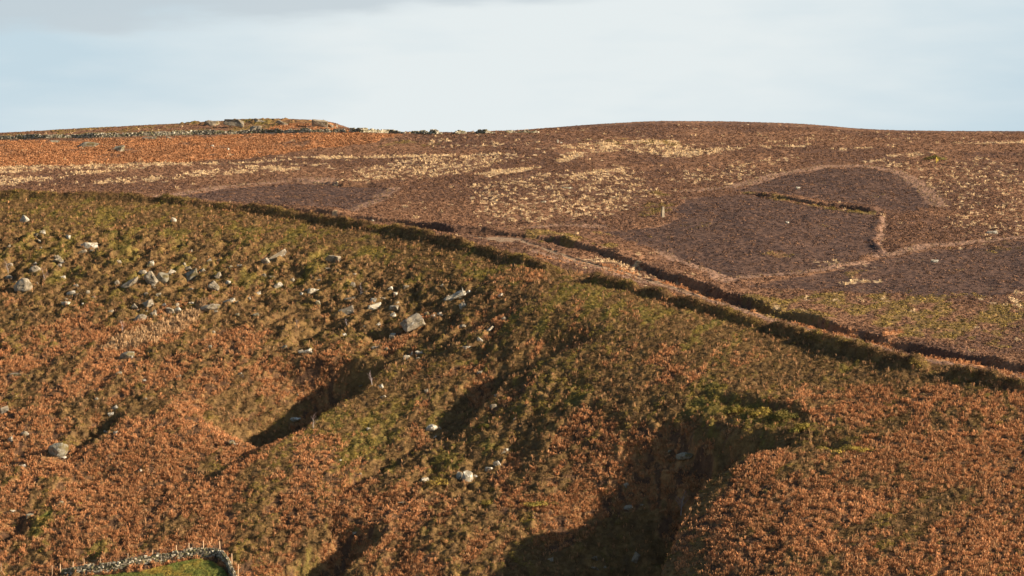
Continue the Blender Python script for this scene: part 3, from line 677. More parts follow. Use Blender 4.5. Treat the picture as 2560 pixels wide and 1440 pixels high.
for k, (u, v, w, h, tl, sh, lab) in enumerate(ROCKS):
    x, d, z = at(u, v + h * .40)
    PLACED.append((x, d, z, w * d / F, h * d / F, tl, sh, lab))
    wm = w * d / F
    s = (slice(max(0, int((d - wm * .9 - 1.3 - RY0) / RC)), int((d + wm * .6 - RY0) / RC) + 2), slice(max(0, int((x - wm * .6 - RX0) / RC)), int((x + wm * .6 - RX0) / RC) + 2))
    q = np.maximum(np.abs(RXg[s] - x) / (wm * .52 + .1), np.abs(RYg[s] - (d - .1)) / (wm * .42 + .2))
    CL[s] = np.maximum(CL[s], smooth(1.25, .85, q))

EXTRA = []
_r = random.Random(91)
for (u0, u1, v0, v1, n_) in ((0, 260, 590, 790, 24), (260, 640, 640, 810, 34), (640, 1000, 690, 890, 28), (980, 1260, 710, 860, 18), (0, 800, 860, 1120, 12), (900, 1280, 900, 1200, 10), (1900, 2000, 0, 0, 0)):
    for _ in range(n_):
        u = _r.uniform(u0, u1); v = _r.uniform(v0, v1); w = _r.uniform(6, 17); h = w * _r.uniform(.5, .9)
        x, d, z = at(u, v); EXTRA.append((x, d, z, w * d / F, h * d / F, _r.uniform(-5, 45), 'b', None))

# ------------------------------------------------------------------ plants: thousands of small clumps of blades and leaves
def visible_points(n, y0, y1, seed):
    r = np.random.RandomState(seed)
    y = np.sqrt(r.uniform(y0 * y0, y1 * y1, n)); hw = 1650 / F
    x = r.uniform(-hw, hw, n) * y
    return x.astype(np.float32), y.astype(np.float32), r
def blade_clumps(x, y, z, r, nb, length, width, rise, droop, colr, cvar=.25, outward=1.0, tone=None):
    """every clump: nb arching fronds, each two quads long, tapering to a tip"""
    n = len(x); s = r.uniform(.65, 1.3, (n, 1)).astype(np.float32)
    az = r.uniform(0, 2 * np.pi, (n, nb)); tl = r.uniform(.5, 1.15, (n, nb)); L = length * s * r.uniform(.7, 1.25, (n, nb))
    dx, dy = np.cos(az), np.sin(az); w = width * s * r.uniform(.7, 1.3, (n, nb)) * .5
    ta = az + r.uniform(-.9, .9, (n, nb)); px, py = -np.sin(ta), np.cos(ta)
    ox = x[:, None] + dx * .08 * s; oy = y[:, None] + dy * .08 * s; oz = z[:, None] - .05
    h = L * rise * tl; o = L * outward * (1.25 - tl * .6)
    P = []
    for t, wf, zf in ((0, .45, 0), (.5, 1.0, .85), (1.0, .12, 1 - droop)):
        cx = ox + dx * o * t; cy = oy + dy * o * t; cz = oz + h * zf
        for sgn in (-1, 1): P.append(np.stack([cx + px * w * wf * sgn, cy + py * w * wf * sgn, cz + sgn * w * wf * .35], -1))
    V = np.stack(P, 2).reshape(-1, 3)
    base = (np.arange(n * nb) * 6)[:, None]
    Fc = np.concatenate([base + np.array([[0, 1, 3, 2]]), base + np.array([[2, 3, 5, 4]])], 1).reshape(-1, 4)
    k = (1 + r.uniform(-cvar, cvar, (n, 1, 1))) * (1 + r.uniform(-cvar, cvar, (n, nb, 1)))
    c_ = colr[:, None, :] * k; C = np.repeat(c_[:, :, None, :], 6, 2).reshape(-1, 3)
    return V.astype(np.float32), Fc, C.astype(np.float32)
def leaf_clumps(x, y, z, r, nl, rad, hgt, leaf, colr, cvar=.3):
    """every clump: a low bush of nl small leafy sprigs spread over and through a dome"""
    n = len(x); s = r.uniform(.55, 1.35, (n, 1)).astype(np.float32)
    az = r.uniform(0, 2 * np.pi, (n, nl)); el = np.arcsin(r.uniform(.05, 1, (n, nl))); q = r.uniform(.75, 1.05, (n, nl))
    X0 = x[:, None] + np.cos(az) * np.cos(el) * rad * s * q; Y0 = y[:, None] + np.sin(az) * np.cos(el) * rad * s * q; Z0 = z[:, None] - .06 + np.sin(el) * hgt * s * q
    c0 = np.stack([X0, Y0, Z0], -1)
    nrm = np.stack([np.cos(az) * np.cos(el), np.sin(az) * np.cos(el), np.sin(el) + .4], -1) + r.normal(0, .28, (n, nl, 3))
    nrm /= np.linalg.norm(nrm, axis=-1, keepdims=True)
    t1 = np.cross(nrm, r.normal(0, 1, (n, nl, 3))); t1 /= np.linalg.norm(t1, axis=-1, keepdims=True); t2 = np.cross(nrm, t1)
    sz = leaf * r.uniform(.6, 1.4, (n, nl, 1)) * s[..., None]
    V = np.stack([c0 + t1 * sz, c0 - t1 * sz * .5 + t2 * sz * .8, c0 - t1 * sz * .5 - t2 * sz * .8], 2).reshape(-1, 3)
    Fc = np.arange(n * nl * 3).reshape(-1, 3)
    k = (1 + r.uniform(-cvar, cvar, (n, 1, 1))) * (1 + r.uniform(-cvar, cvar, (n, nl, 1)))
    C = np.repeat((colr[:, None, :] * k)[:, :, None, :], 3, 2).reshape(-1, 3)
    return V.astype(np.float32), Fc, C.astype(np.float32)
def build(name, parts, mat):
    off = 0; Vs, Fs, Cs = [], [], []
    for v, f, c_ in parts: Vs.append(v); Fs.append(f + off); Cs.append(c_); off += len(v)
    return np_mesh(name, np.concatenate(Vs), np.concatenate(Fs), mat, np.concatenate(Cs), smooth_=False)
def pick(n, y0, y1, seed, prob):
    x, y, r = visible_points(n, y0, y1, seed); c_ = cover(x, y); keep = r.uniform(0, 1, n) < prob(c_, x, y)
    x, y = x[keep], y[keep]; c_ = {k: v[keep] for k, v in c_.items()}
    return x, y, gz(x, y, GZ).astype(np.float32), r, c_
def bare(c_): return (1 - c_['pa']) * (1 - c_['tr'] * .95) * (1 - c_['cl'])
# bracken
def two(a, b, t): return mixc(PAL[a], PAL[b], t)
x, y, z, r, c_ = pick(444600, 372, 640, 21, lambda c_, x, y: np.clip(c_['br'] * 1.0, 0, 1) * (1 - c_['plateau'] * .5) * bare(c_) * (1 - c_['gr'] * .55) * smooth(.22, .46, vn(x / .8, y / 1.0, 83)))
big = smooth(.3, .7, fbm(x / 9, y / 12, 3, 88)); 
sv = fbm(x / 2.2, y / 3.5, 4, 89, .6); A = blade_clumps(x, y, z, r, 9, .46, .062, 1.05, .35, mixc(two('rust', 'rust2', np.clip(big * .45 + smooth(.35, .65, sv) * .6 + r.uniform(-.25, .25, len(x)), 0, 1)), np.broadcast_to(PAL['buff'], (len(x), 3)), (r.uniform(0, 1, len(x)) < .12) * .6) * (.72 + .5 * smooth(.25, .7, sv))[:, None], .16, .8)
x, y, z, r, c_ = pick(128699, 660, 790, 22, lambda c_, x, y: c_['br'] * c_['plateau'] * bare(c_))
B_ = blade_clumps(x, y, z, r, 6, .5, .14, .7, .4, mixc(two('rust', 'rust2', r.uniform(.1, 1, len(x))), np.broadcast_to(PAL['brown'], (len(x), 3)), .25 + .3 * smooth(.4, .6, fbm(x / 9, y / 20, 3, 97))))
o = build('bracken', [A, B_], M_leaf); tag(o, "rust coloured dead bracken covering the hillside", "bracken", kind='stuff')
# heather: brown and olive bushes on the slope, lower and browner on the plateau
x, y, z, r, c_ = pick(386100, 372, 640, 31, lambda c_, x, y: (1 - c_['plateau']) * bare(c_) * (1 - c_['br'] * .86) * (1 - c_['pk']))
w1_, id1 = worley(x / 1.15, y / 1.25, 301); w3_, id3 = big_cells(x, y)
t = smooth(.35, .65, c_['gr'] * .75 + (id3 - .5) * .9 + (id1 - .5) * .35 + .17 + (fbm(x / 7, y / 9, 3, 95) - .5) * .8)
cc = mixc(two('slope', 'slope2', np.clip(id1 * .8 + r.uniform(-.1, .3, len(x)), 0, 1)), two('olive', 'olive2', np.clip(id1 * .8 + r.uniform(-.1, .3, len(x)), 0, 1)), t)
cc = mixc(cc, np.broadcast_to(PAL['green'], cc.shape), smooth(.72, .9, id3) * t * c_['gr'])
A = leaf_clumps(x, y, z, r, 20, .34, .32, .062, cc)
x, y, z, r, c_ = pick(222300, 440, 800, 32, lambda c_, x, y: c_['plateau'] * bare(c_) * (1 - c_['br']) * (1 - c_['bu'] * .85) * (1 - c_['pk'] * .9) * (1 - c_['st'] * .6) * np.clip(1.25 - (y - 440) / 420, .3, 1))
cc = mixc(two('brown', 'brown2', r.uniform(0, 1, len(x))), two('olive', 'olive2', r.uniform(.1, 1, len(x))), c_['gr'] * .7)
B_ = leaf_clumps(x, y, z, r, 12, .5, .26, .12, cc, .22)
x, y, z, r, c_ = pick(70200, 480, 720, 33, lambda c_, x, y: c_['bu'] * .9)
C_ = leaf_clumps(x, y, z, r, 7, .42, .20, .12, two('burnt', 'burnt2', r.uniform(0, 1, len(x))) * 1.3, .35)
x, y, z, r, c_ = pick(304200, 400, 640, 34, lambda c_, x, y: smooth(.25, .6, c_['bk']) * (1 - c_['cl']))
t = smooth(.45, .75, vn(x / 2.5, y / 3, 91)); D_ = leaf_clumps(x, y, z, r, 22, .42, .46, .07, mixc(two('brown', 'slope2', r.uniform(0, 1, len(x))), two('olive', 'olive2', r.uniform(0, 1, len(x))), t * .8))
o = build('heather', [A, B_, C_, D_], M_leaf); tag(o, "low brown and olive heather bushes over the moor", "heather", kind='stuff')
# dry grass: straw tussocks on the moor, buff grass on the slope and along the track
x, y, z, r, c_ = pick(175500, 440, 800, 41, lambda c_, x, y: np.clip(c_['st'] * .75 + c_['pk'] * .25, 0, 1) * bare(c_))
A = blade_clumps(x, y, z, r, 7, .42, .09, 1.0, .2, two('straw2', 'straw', np.clip(c_['st'] + r.uniform(-.3, .1, len(x)), 0, 1)) * (1 - .35 * c_['pk'][:, None]), .2, .45)
x, y, z, r, c_ = pick(257399, 400, 600, 42, lambda c_, x, y: c_['pk'] * (1 - c_['plateau']))
B_ = blade_clumps(x, y, z, r, 10, .75, .07, 1.0, .2, np.broadcast_to(PAL['buff'], (len(x), 3)), .25, .35)
x, y, z, r, c_ = pick(187200, 372, 620, 43, lambda c_, x, y: .17 * (1 - c_['plateau']) * (1 - c_['pa']) * (1 - c_['gr'] * .6))
C_ = blade_clumps(x, y, z, r, 8, .6, .05, 1.0, .2, two('rust', 'buff', r.uniform(.1, .8, len(x))) * .72, .25, .4)
o = build('moor_grass', [A, B_, C_], M_leaf); tag(o, "pale straw coloured dry grass in bands across the moor", "grass", kind='stuff')
# pasture
x, y, z, r, c_ = pick(585000, 372, 480, 51, lambda c_, x, y: c_['pa'] * 1.0)
A = blade_clumps(x, y, z, r, 5, .14, .04, 1.0, .1, mixc(np.broadcast_to(PAL['pasture'], (len(x), 3)), PAL['olive'], smooth(.42, .62, fbm(x / 2.5, y / 3, 4, 93))) * 1.05, .25, .5)
o = build('pasture_grass', [A], M_leaf); tag(o, "short green pasture grass inside the drystone wall corner", "grass", kind='stuff')

# ------------------------------------------------------------------ rock material and boulder meshes
import bmesh
from mathutils import noise as mnoise
def rock_mat(name, base, dark, lichen, amount, moss=0.0):
    moss *= .6
    m, nt, b = new_mat(name, .92, .2)
    def ramp(scale, lo, hi, det=5):
        r_ = nt.nodes.new('ShaderNodeMapRange'); nt.links.new(noise_node(nt, scale, det, .65), r_.inputs[0]); r_.inputs[1].default_value = lo; r_.inputs[2].default_value = hi; return r_.outputs[0]
    def mx(f, a, c_):
        n = nt.nodes.new('ShaderNodeMix'); n.data_type = 'RGBA'; nt.links.new(f, n.inputs[0])
        for i, s in ((6, a), (7, c_)):
            if isinstance(s, tuple): n.inputs[i].default_value = (*s, 1)
            else: nt.links.new(s, n.inputs[i])
        return n.outputs[2]
    c_ = mx(ramp(1.1, .4, .6), base, dark); c_ = mx(ramp(2.2, .62 - amount * .2, .70 - amount * .2), c_, lichen)
    if moss: c_ = mx(ramp(.9, .60 - moss * .15, .68 - moss * .15), c_, (.13, .10, .04))
    nt.links.new(c_, b.inputs['Base Color'])
    bp = nt.nodes.new('ShaderNodeBump'); bp.inputs['Distance'].default_value = .12; bp.inputs['Strength'].default_value = .9
    nt.links.new(noise_node(nt, 2.6, 6, .7), bp.inputs['Height']); nt.links.new(bp.outputs[0], b.inputs['Normal'])
    return m
M_rock = [rock_mat('grit rock', (.30, .245, .165), (.15, .125, .09), (.46, .42, .33), .25, .2), rock_mat('pale rock', (.40, .35, .25), (.20, .17, .12), (.58, .54, .44), .5),
          rock_mat('mossy rock', (.27, .24, .17), (.14, .12, .08), (.5, .48, .4), .1, .8), rock_mat('wall stone', (.36, .33, .25), (.15, .13, .10), (.56, .53, .45), .35, .25)]
def boulder_mesh(w, h, tl, sh, seed):
    r = random.Random(seed); bm = bmesh.new(); dp = min(w * .8, max(h * 1.5, .5)) * r.uniform(.9, 1.2); hh = h * 1.25
    if sh == 'r':
        bmesh.ops.create_icosphere(bm, subdivisions=3, radius=.5)
        for _ in range(9):
            n = Vector((r.uniform(-1, 1), r.uniform(-1, 1), r.uniform(-.2, 1))).normalized(); lim = r.uniform(.33, .43)
            for q in bm.verts:
                e = q.co.dot(n) - lim
                if e > 0: q.co -= n * e * .8
    else:
        P = []
        for _ in range(16 if sh == 'b' else 12):
            a = r.uniform(0, 6.283); e = r.uniform(-1, 1); k = r.uniform(.8, 1.1)
            p = Vector((math.cos(a), math.sin(a), e)); p.x = math.copysign(abs(p.x) ** .6, p.x); p.z = math.copysign(abs(p.z) ** (.5 if sh == 'b' else .35), p.z)
            P.append(bm.verts.new(p * .5 * k))
        ret = bmesh.ops.convex_hull(bm, input=bm.verts[:]); dead = [q for q in bm.verts if not q.link_faces]
        bmesh.ops.delete(bm, geom=dead, context='VERTS')
        bmesh.ops.bevel(bm, geom=bm.edges[:], offset=.035, segments=1, affect='EDGES')
        bmesh.ops.triangulate(bm, faces=bm.faces[:])
        bmesh.ops.subdivide_edges(bm, edges=bm.edges[:], cuts=2, use_grid_fill=True)
    xs = [q.co.x for q in bm.verts]; zs = [q.co.z for q in bm.verts]; kx = 1 / (max(xs) - min(xs)); kz = 1 / (max(zs) - min(zs))
    th = math.radians(tl); wloc = w / max(.55, (abs(math.cos(th)) + .25 * abs(math.sin(th)))); hl = hh if abs(tl) < 8 else max(hh * .72, hh - w * abs(math.sin(th)) * .28)
    R = Matrix.Rotation(-th, 4, 'Y') @ Matrix.Rotation(r.uniform(-.25, .25), 4, 'X')
    for q in bm.verts:
        p = q.co.copy(); p += p.normalized() * (mnoise.fractal(p * 3.2 + Vector((seed, 0, 0)), 1.0, 2.1, 4) * .075)
        q.co = R @ Vector((p.x * kx * wloc, p.y * dp, p.z * kz * hl))
    me = bpy.data.meshes.new('boulder'); bm.to_mesh(me); bm.free()
    return me
for k, (x, d, z, w, h, tl, sh, lab) in enumerate(PLACED):
    me = boulder_mesh(w, h, tl, sh, k + 1)
    l = lab.lower(); mi = 2 if 'mossy' in l else 1 if ('white' in l or 'bright' in l or 'pale' in l) and 'grey-white' not in l else (2 if 'moss' in l or 'green' in l or 'domed' in l or 'hump' in l else 0)
    me.materials.append(M_rock[mi])
    o = bpy.data.objects.new('crag' if 'crag' in l or 'outcrop' in l else 'boulder', me); COL.objects.link(o)
    o.location = (x, d, float(gz(np.array([x]), np.array([d]))[0]) + h * .5)
    tag(o, lab, 'crag' if o.name.startswith('crag') else 'boulder', 'rocky crags along the hill crest' if o.name.startswith('crag') else 'boulders scattered over the moor')

for k, (x, d, z, w, h, tl, sh, _) in enumerate(EXTRA):
    me = boulder_mesh(w, h, tl, sh, 500 + k); me.materials.append(M_rock[(0, 0, 1, 2)[k % 4]]); o = bpy.data.objects.new('stone', me); COL.objects.link(o)
    o.location = (x, d, float(gz(np.array([x]), np.array([d]))[0]) + h * .35 + .25)
    tag(o, "small rough stone half buried in heather among the boulders of the left and middle slope", 'stone', 'small half buried stones among the boulders')

# ------------------------------------------------------------------ drystone walls: every stone modelled, one mesh for the courses and one for the coping
def stones(C, S, A, r):
    """boxes with jittered corners: centres C, sizes S, headings A"""
    n = len(C); u8 = np.array([(a, b, c_) for a in (-.5, .5) for b in (-.5, .5) for c_ in (-.5, .5)]); P = u8[None] * (1 + r.uniform(-.28, .12, (n, 8, 3)))
    P = P * S[:, None, :]; tz = r.uniform(-.25, .25, n); ct, st_ = np.cos(tz), np.sin(tz)
    X1 = P[..., 0] * ct[:, None] - P[..., 2] * st_[:, None]; Z1 = P[..., 0] * st_[:, None] + P[..., 2] * ct[:, None]
    ca, sa = np.cos(A)[:, None], np.sin(A)[:, None]
    V = np.stack([X1 * ca - P[..., 1] * sa, X1 * sa + P[..., 1] * ca, Z1], -1) + C[:, None, :]
    f = np.array([(0, 1, 3, 2), (4, 6, 7, 5), (0, 4, 5, 1), (2, 3, 7, 6), (0, 2, 6, 4), (1, 5, 7, 3)])
    return V.reshape(-1, 3), (np.arange(n)[:, None, None] * 8 + f[None]).reshape(-1, 4)
M_wall = tint_mat('drystone', .55, 1.4, 2.2)
def drystone(name, pts, hgt, label, cat, group=None, ss=.32, gap=None, seed=5, dens=1.0, thick=.6, prof=None):
    r = np.random.RandomState(seed); W = np.array([at(*p)[:2] for p in pts]); seg = np.hypot(*np.diff(W, axis=0).T); L = np.concatenate([[0], np.cumsum(seg)])
    rows = max(2, int(hgt / (ss * .55))); C, S, A, I = [], [], [], []
    for row in range(rows + 1):
        t = r.uniform(0, ss)
        while t < L[-1]:
            ln = ss * r.uniform(.7, 1.8); tm = min(t + ln / 2, L[-1]); i = min(np.searchsorted(L, tm, 'right') - 1, len(seg) - 1); f = (tm - L[i]) / seg[i]
            p = W[i] * (1 - f) + W[i + 1] * f; dr = (W[i + 1] - W[i]) / seg[i]
            hl = hgt * (prof(tm / L[-1]) if prof else 1) * (1 + .22 * (vn(np.array([tm / 3.0]), np.array([seed * 7.7]), 3)[0] - .5)) * (1 + .3 * (vn(np.array([tm / .9]), np.array([seed * 3.3]), 4)[0] - .5))
            zc = (row + .5) * ss * .55
            if zc < hl + (ss * .1 if row == rows else 0) and not (gap and gap(tm / L[-1])):
                for side in (-1, 1):
                    th = thick * (1 - .35 * zc / hgt) * .5; q = p + np.array([-dr[1], dr[0]]) * side * th * .55
                    C.append((q[0], q[1], zc)); S.append((ln * 1.02, th * 1.15, ss * .62 * r.uniform(.8, 1.2))); A.append(math.atan2(dr[1], dr[0]) + r.uniform(-.5, .5)); I.append(zc + ss * .6 > hl)
            t += ln
    C, S, A, I = np.array(C), np.array(S), np.array(A), np.array(I)
    C[:, 2] += gz(C[:, 0], C[:, 1]) - .05
    org = np.array([W[0][0], W[0][1], 0.]); org[2] = gz(W[:1, 0], W[:1, 1])[0]
    e = bpy.data.objects.new(name, None); COL.objects.link(e); e.location = org; e.empty_display_size = .5
    tag(e, label, cat, group)
    for nm, m in (('stonework', ~I), ('coping', I)):
        if m.sum() == 0: continue
        S2 = S[m].copy()
        if nm == 'coping': S2[:, 2] *= 1.35; S2[:, 0] *= .8
        V_, F_ = stones(C[m] - org, S2, A[m], r); base = np.array([(.22, .19, .13), (.10, .09, .06), (.42, .38, .28), (.16, .145, .075), (.28, .24, .165)])[r.randint(0, 5, m.sum())] * r.uniform(.75, 1.2, (m.sum(), 1))
        np_mesh(nm, V_, F_, M_wall, np.repeat(base, 8, 0), False, e)
    return e
WB = [(150, 1444), (185, 1440), (300, 1425), (420, 1405), (480, 1396), (545, 1394), (560, 1408), (575, 1432), (590, 1470), (600, 1520)]
drystone('drystone_wall', WB, 1.35, "curved grey drystone wall round the green pasture corner at the bottom left", 'stone wall', ss=.34, seed=5)
wp = lambda u: float(pchip(*WALLROW, np.array([float(u)]))[0])
drystone('drystone_wall', [(u, wp(u) - .4) for u in range(-120, 860, 60)] + [(862, wp(862) - .4)], 1.2, "long rough drystone wall below the skyline hill at upper left", 'stone wall', ss=.42, seed=6, prof=lambda t: .7 + .5 * float(vn(np.array([t * 40]), np.array([2.2]), 9)[0]))
drystone('drystone_wall', [(u, wp(u) - .4) for u in (872, 905, 940, 975, 1012)], 1.35, "intact drystone wall standing on the skyline right of the hill", 'stone wall', ss=.38, seed=7, prof=lambda t: 1 - .45 * smooth(.7, 1, t))
lump = lambda t: float(np.clip(1.25 - abs(t - .5) * 2.2, .2, 1))
for a, b, hh, sd_, lab in ((1026, 1072, .9, 8, "low jagged tumbled wall on the skyline next to the intact wall's end"), (1074, 1104, 1.1, 9, "humped stone heap ending the tumbled wall on the skyline"),
                      (1130, 1166, 1.0, 10, "small isolated stone heap on the skyline between two gaps"), (1186, 1242, .95, 11, "flat topped stone heap on the skyline, the widest one"),
                      (1262, 1345, .6, 12, "low stone bank on the skyline fading into the heather rise")):
    drystone('ruined_wall', [(a + (b - a) * k / 4, wp(a + (b - a) * k / 4) - .4) for k in range(5)], hh * 1.15, lab, 'ruined wall', 'ruined stone heaps along the skyline', ss=.36, seed=sd_, thick=1.0, prof=(lambda t: .6 + .6 * float(vn(np.array([t * 9]), np.array([7.]), 2)[0])) if a in (1026, 1262) else lump)

# ------------------------------------------------------------------ posts
def add_box(bm, c, s, rot=0, taper=1.0, lean=(0, 0)):
    vs = []
    for kz in (0, 1):
        t = 1 if kz == 0 else taper
        for kx, ky in ((-1, -1), (1, -1), (1, 1), (-1, 1)):
            X_, Y_ = kx * s[0] / 2 * t, ky * s[1] / 2 * t
            vs.append(bm.verts.new((c[0] + X_ * math.cos(rot) - Y_ * math.sin(rot) + lean[0] * kz, c[1] + X_ * math.sin(rot) + Y_ * math.cos(rot) + lean[1] * kz, c[2] + s[2] * kz)))
    for f in ((3, 2, 1, 0), (4, 5, 6, 7), (0, 1, 5, 4), (1, 2, 6, 5), (2, 3, 7, 6), (3, 0, 4, 7)): bm.faces.new([vs[i] for i in f])
def add_tube(bm, pts, rad, sides=5):
    rings = []
    for i, p in enumerate(pts):
        a = Vector(pts[max(i - 1, 0)]); b = Vector(pts[min(i + 1, len(pts) - 1)]); dr = (b - a).normalized(); q = dr.to_track_quat('Z', 'Y')
        rings.append([bm.verts.new(Vector(p) + q @ Vector((math.cos(t) * rad[i], math.sin(t) * rad[i], 0))) for t in [k * 2 * math.pi / sides for k in range(sides)]])
    for r0, r1 in zip(rings, rings[1:]):
        for k in range(sides): bm.faces.new((r0[k], r0[(k + 1) % sides], r1[(k + 1) % sides], r1[k]))
    bm.faces.new(rings[-1]); bm.faces.new(rings[0][::-1])
def bm_obj(name, bm, mat, parent=None, loc=None):
    bmesh.ops.recalc_face_normals(bm, faces=bm.faces[:]); me = bpy.data.meshes.new(name); bm.to_mesh(me); bm.free(); me.materials.append(mat)
    o = bpy.data.objects.new(name, me); COL.objects.link(o); o.parent = parent
    if loc is not None: o.location = loc
    return o
def simple_mat(name, a, b_, scale=6, rough=.85):
    m, nt, b = new_mat(name, rough, .2); n = nt.nodes.new('ShaderNodeMix'); n.data_type = 'RGBA'; nt.links.new(noise_node(nt, scale, 5, .7), n.inputs[0]); n.inputs[6].default_value = (*a, 1); n.inputs[7].default_value = (*b_, 1)
    nt.links.new(n.outputs[2], b.inputs['Base Color']); return m
M_stake = simple_mat('weathered stake wood', (.62, .42, .24), (.34, .22, .13)); M_wire = simple_mat('galvanised wire', (.25, .25, .25), (.14, .13, .12))
M_yellow = simple_mat('yellow painted wood', (.62, .46, .07), (.42, .28, .05)); M_birch = simple_mat('pale birch bark', (.50, .46, .42), (.20, .16, .14)); M_twig = simple_mat('bare twig', (.30, .22, .20), (.16, .11, .10))
# stakes of the stock fence behind the wall at the bottom left
STK = [(2, 1447), (130, 1452), (150, 1446), (181, 1441), (210, 1437), (250, 1432), (319, 1422), (380, 1411), (440, 1401), (471, 1396), (508, 1393), (549, 1392), (579, 1425), (594, 1450)]
fe = bpy.data.objects.new('stake_fence', None); COL.objects.link(fe); fp = [at(u, v - 1) for u, v in STK]; fe.location = fp[0]
tag(fe, "row of thin pale wooden stakes behind the curved drystone wall", 'fence')
tops = []
for k, p in enumerate(fp):
    hgt = 1.95 + .25 * random.random(); bm = bmesh.new(); x, y = p[0], p[1] + .55
    zz = float(gz(np.array([x]), np.array([y]))[0]); lean = (random.uniform(-.08, .08), random.uniform(-.05, .05))
    add_box(bm, (0, 0, -.2), (.13, .13, hgt), random.random(), .85, lean); add_box(bm, (lean[0], lean[1], hgt - .2), (.11, .11, .08), random.random(), .3)
    bm_obj('stake', bm, M_stake, fe, (x - fp[0][0], y - fp[0][1], zz - fp[0][2])); tops.append((x - fp[0][0], y - fp[0][1], zz - fp[0][2]))
for hw in (1.35, 1.6):
    bm = bmesh.new(); add_tube(bm, [(a, b, c_ + hw) for a, b, c_ in tops], [.005] * len(tops), 4); bm_obj('wire', bm, M_wire, fe)
# standing stones and marker posts on the moor
def one(name, u, v, build, mat, label, cat):
    x, y, z = at(u, v); o = bm_obj(name, build(), mat, None, (x, y, float(gz(np.array([x]), np.array([y]))[0]))); tag(o, label, cat); return o
def guide_post():
    bm = bmesh.new(); add_box(bm, (0, 0, -.4), (.62, .42, 1.7), .5, .92); add_box(bm, (0, 0, 1.29), (.56, .38, .95), .5, .82, (.03, 0)); bmesh.ops.bevel(bm, geom=bm.edges[:], offset=.04, segments=1, affect='EDGES'); return bm
one('stone_post', 1657, 545, guide_post, M_rock[0], "tall upright gritstone guide post standing at the edge of the burnt patch", 'stone post')
def small_post():
    bm = bmesh.new(); add_box(bm, (0, 0, -.3), (.42, .35, 1.25), .3, .8, (.04, 0)); bmesh.ops.bevel(bm, geom=bm.edges[:], offset=.04, segments=1, affect='EDGES'); add_box(bm, (.85, .1, -.2), (.6, .4, .62), .2, .6, (.05, 0)); return bm
one('boundary_stone', 1394, 359, small_post, M_rock[1], "small pale upright stone in dark heather under the right skyline rise", 'stone post')
def standing():
    bm = bmesh.new(); add_box(bm, (0, 0, -.3), (.55, .45, 1.3), .6, .65, (-.05, 0)); return bm
one('standing_stone', 842, 321, standing, M_rock[0], "thin standing stone on the right shoulder of the skyline hill", 'standing stone')
x, y, z = at(2341, 409); mk = bpy.data.objects.new('marker_post', None); COL.objects.link(mk); mk.location = (x, y, float(gz(np.array([x]), np.array([y]))[0]))
tag(mk, "yellowish wooden marker post with a cross board beside a dark bush", 'marker post')
bm = bmesh.new(); add_box(bm, (0, 0, -.2), (.2, .2, 1.7), .2); bm_obj('post', bm, M_yellow, mk)
bm = bmesh.new(); add_box(bm, (.16, -.13, .55), (.55, .06, .6), .1); bm_obj('board', bm, M_yellow, mk)

# ------------------------------------------------------------------ leafless birch saplings and bushes
def sapling(u, v, hgt, lean, label, seed, nb=9):
    r = random.Random(seed); x, y, z = at(u, v); e = bpy.data.objects.new('birch_sapling', None); COL.objects.link(e); e.location = (x, y, float(gz(np.array([x]), np.array([y]))[0]) - .1)
    tag(e, label, 'bare tree', 'leafless birch saplings on the slope')
    P = [Vector((lean * t * t * hgt + r.uniform(-.05, .05), r.uniform(-.05, .05), t * hgt)) for t in (0, .2, .4, .6, .8, 1)]
    bm = bmesh.new(); add_tube(bm, P, [.075, .065, .05, .038, .025, .01]); bm_obj('trunk', bm, M_birch, e)
    bm = bmesh.new()
    for _ in range(nb):
        t = r.uniform(.25, .95); i = min(int(t * 5), 4); p = P[i].lerp(P[i + 1], t * 5 - i); a = r.uniform(0, 6.28); L_ = hgt * r.uniform(.2, .42) * (1.15 - t * .6)
        q = p + Vector((math.cos(a) * L_ * .5, math.sin(a) * L_ * .5, L_ * .6)); e2 = q + Vector((math.cos(a) * L_ * .35, math.sin(a) * L_ * .35, L_ * .45)); add_tube(bm, [p, q, e2], [.03, .02, .008], 4)
        for _k in range(3):
            s_ = p.lerp(e2, r.uniform(.3, .9)); a2 = a + r.uniform(-1.2, 1.2); add_tube(bm, [s_, s_ + Vector((math.cos(a2) * L_ * .3, math.sin(a2) * L_ * .3, L_ * .35))], [.014, .006], 3)
    bm_obj('branches', bm, M_twig, e)
for k, a in enumerate([(21, 690, 3.2, -.25, "thin bare birch by the left edge above the boulders"), (112, 712, 3.4, -.22, "pale bare birch between two boulders on the left slope"),
    (306, 838, 2.9, -.12, "single bare sapling at the left end of the buff grass"), (742, 828, 2.0, -.02, "small bare sapling in dark heather left of the central rocks"),
    (868, 824, 2.0, -.15, "short leaning bare sapling below the central rocks"), (903, 742, 2.6, -.05, "bare sapling rising from the central rock group"),
    (783, 1074, 2.4, .0, "bare sapling in the lower end of the shaded gully"), (930, 965, 2.4, -.2, "bare sapling standing inside the shaded gully"),
    (1702, 1290, 3.6, .16, "bare whitish tree in the big gully's shade, the largest one")]):
    sapling(a[0], a[1], a[2], a[3], a[4], 40 + k, 16 if k == 8 else 9)
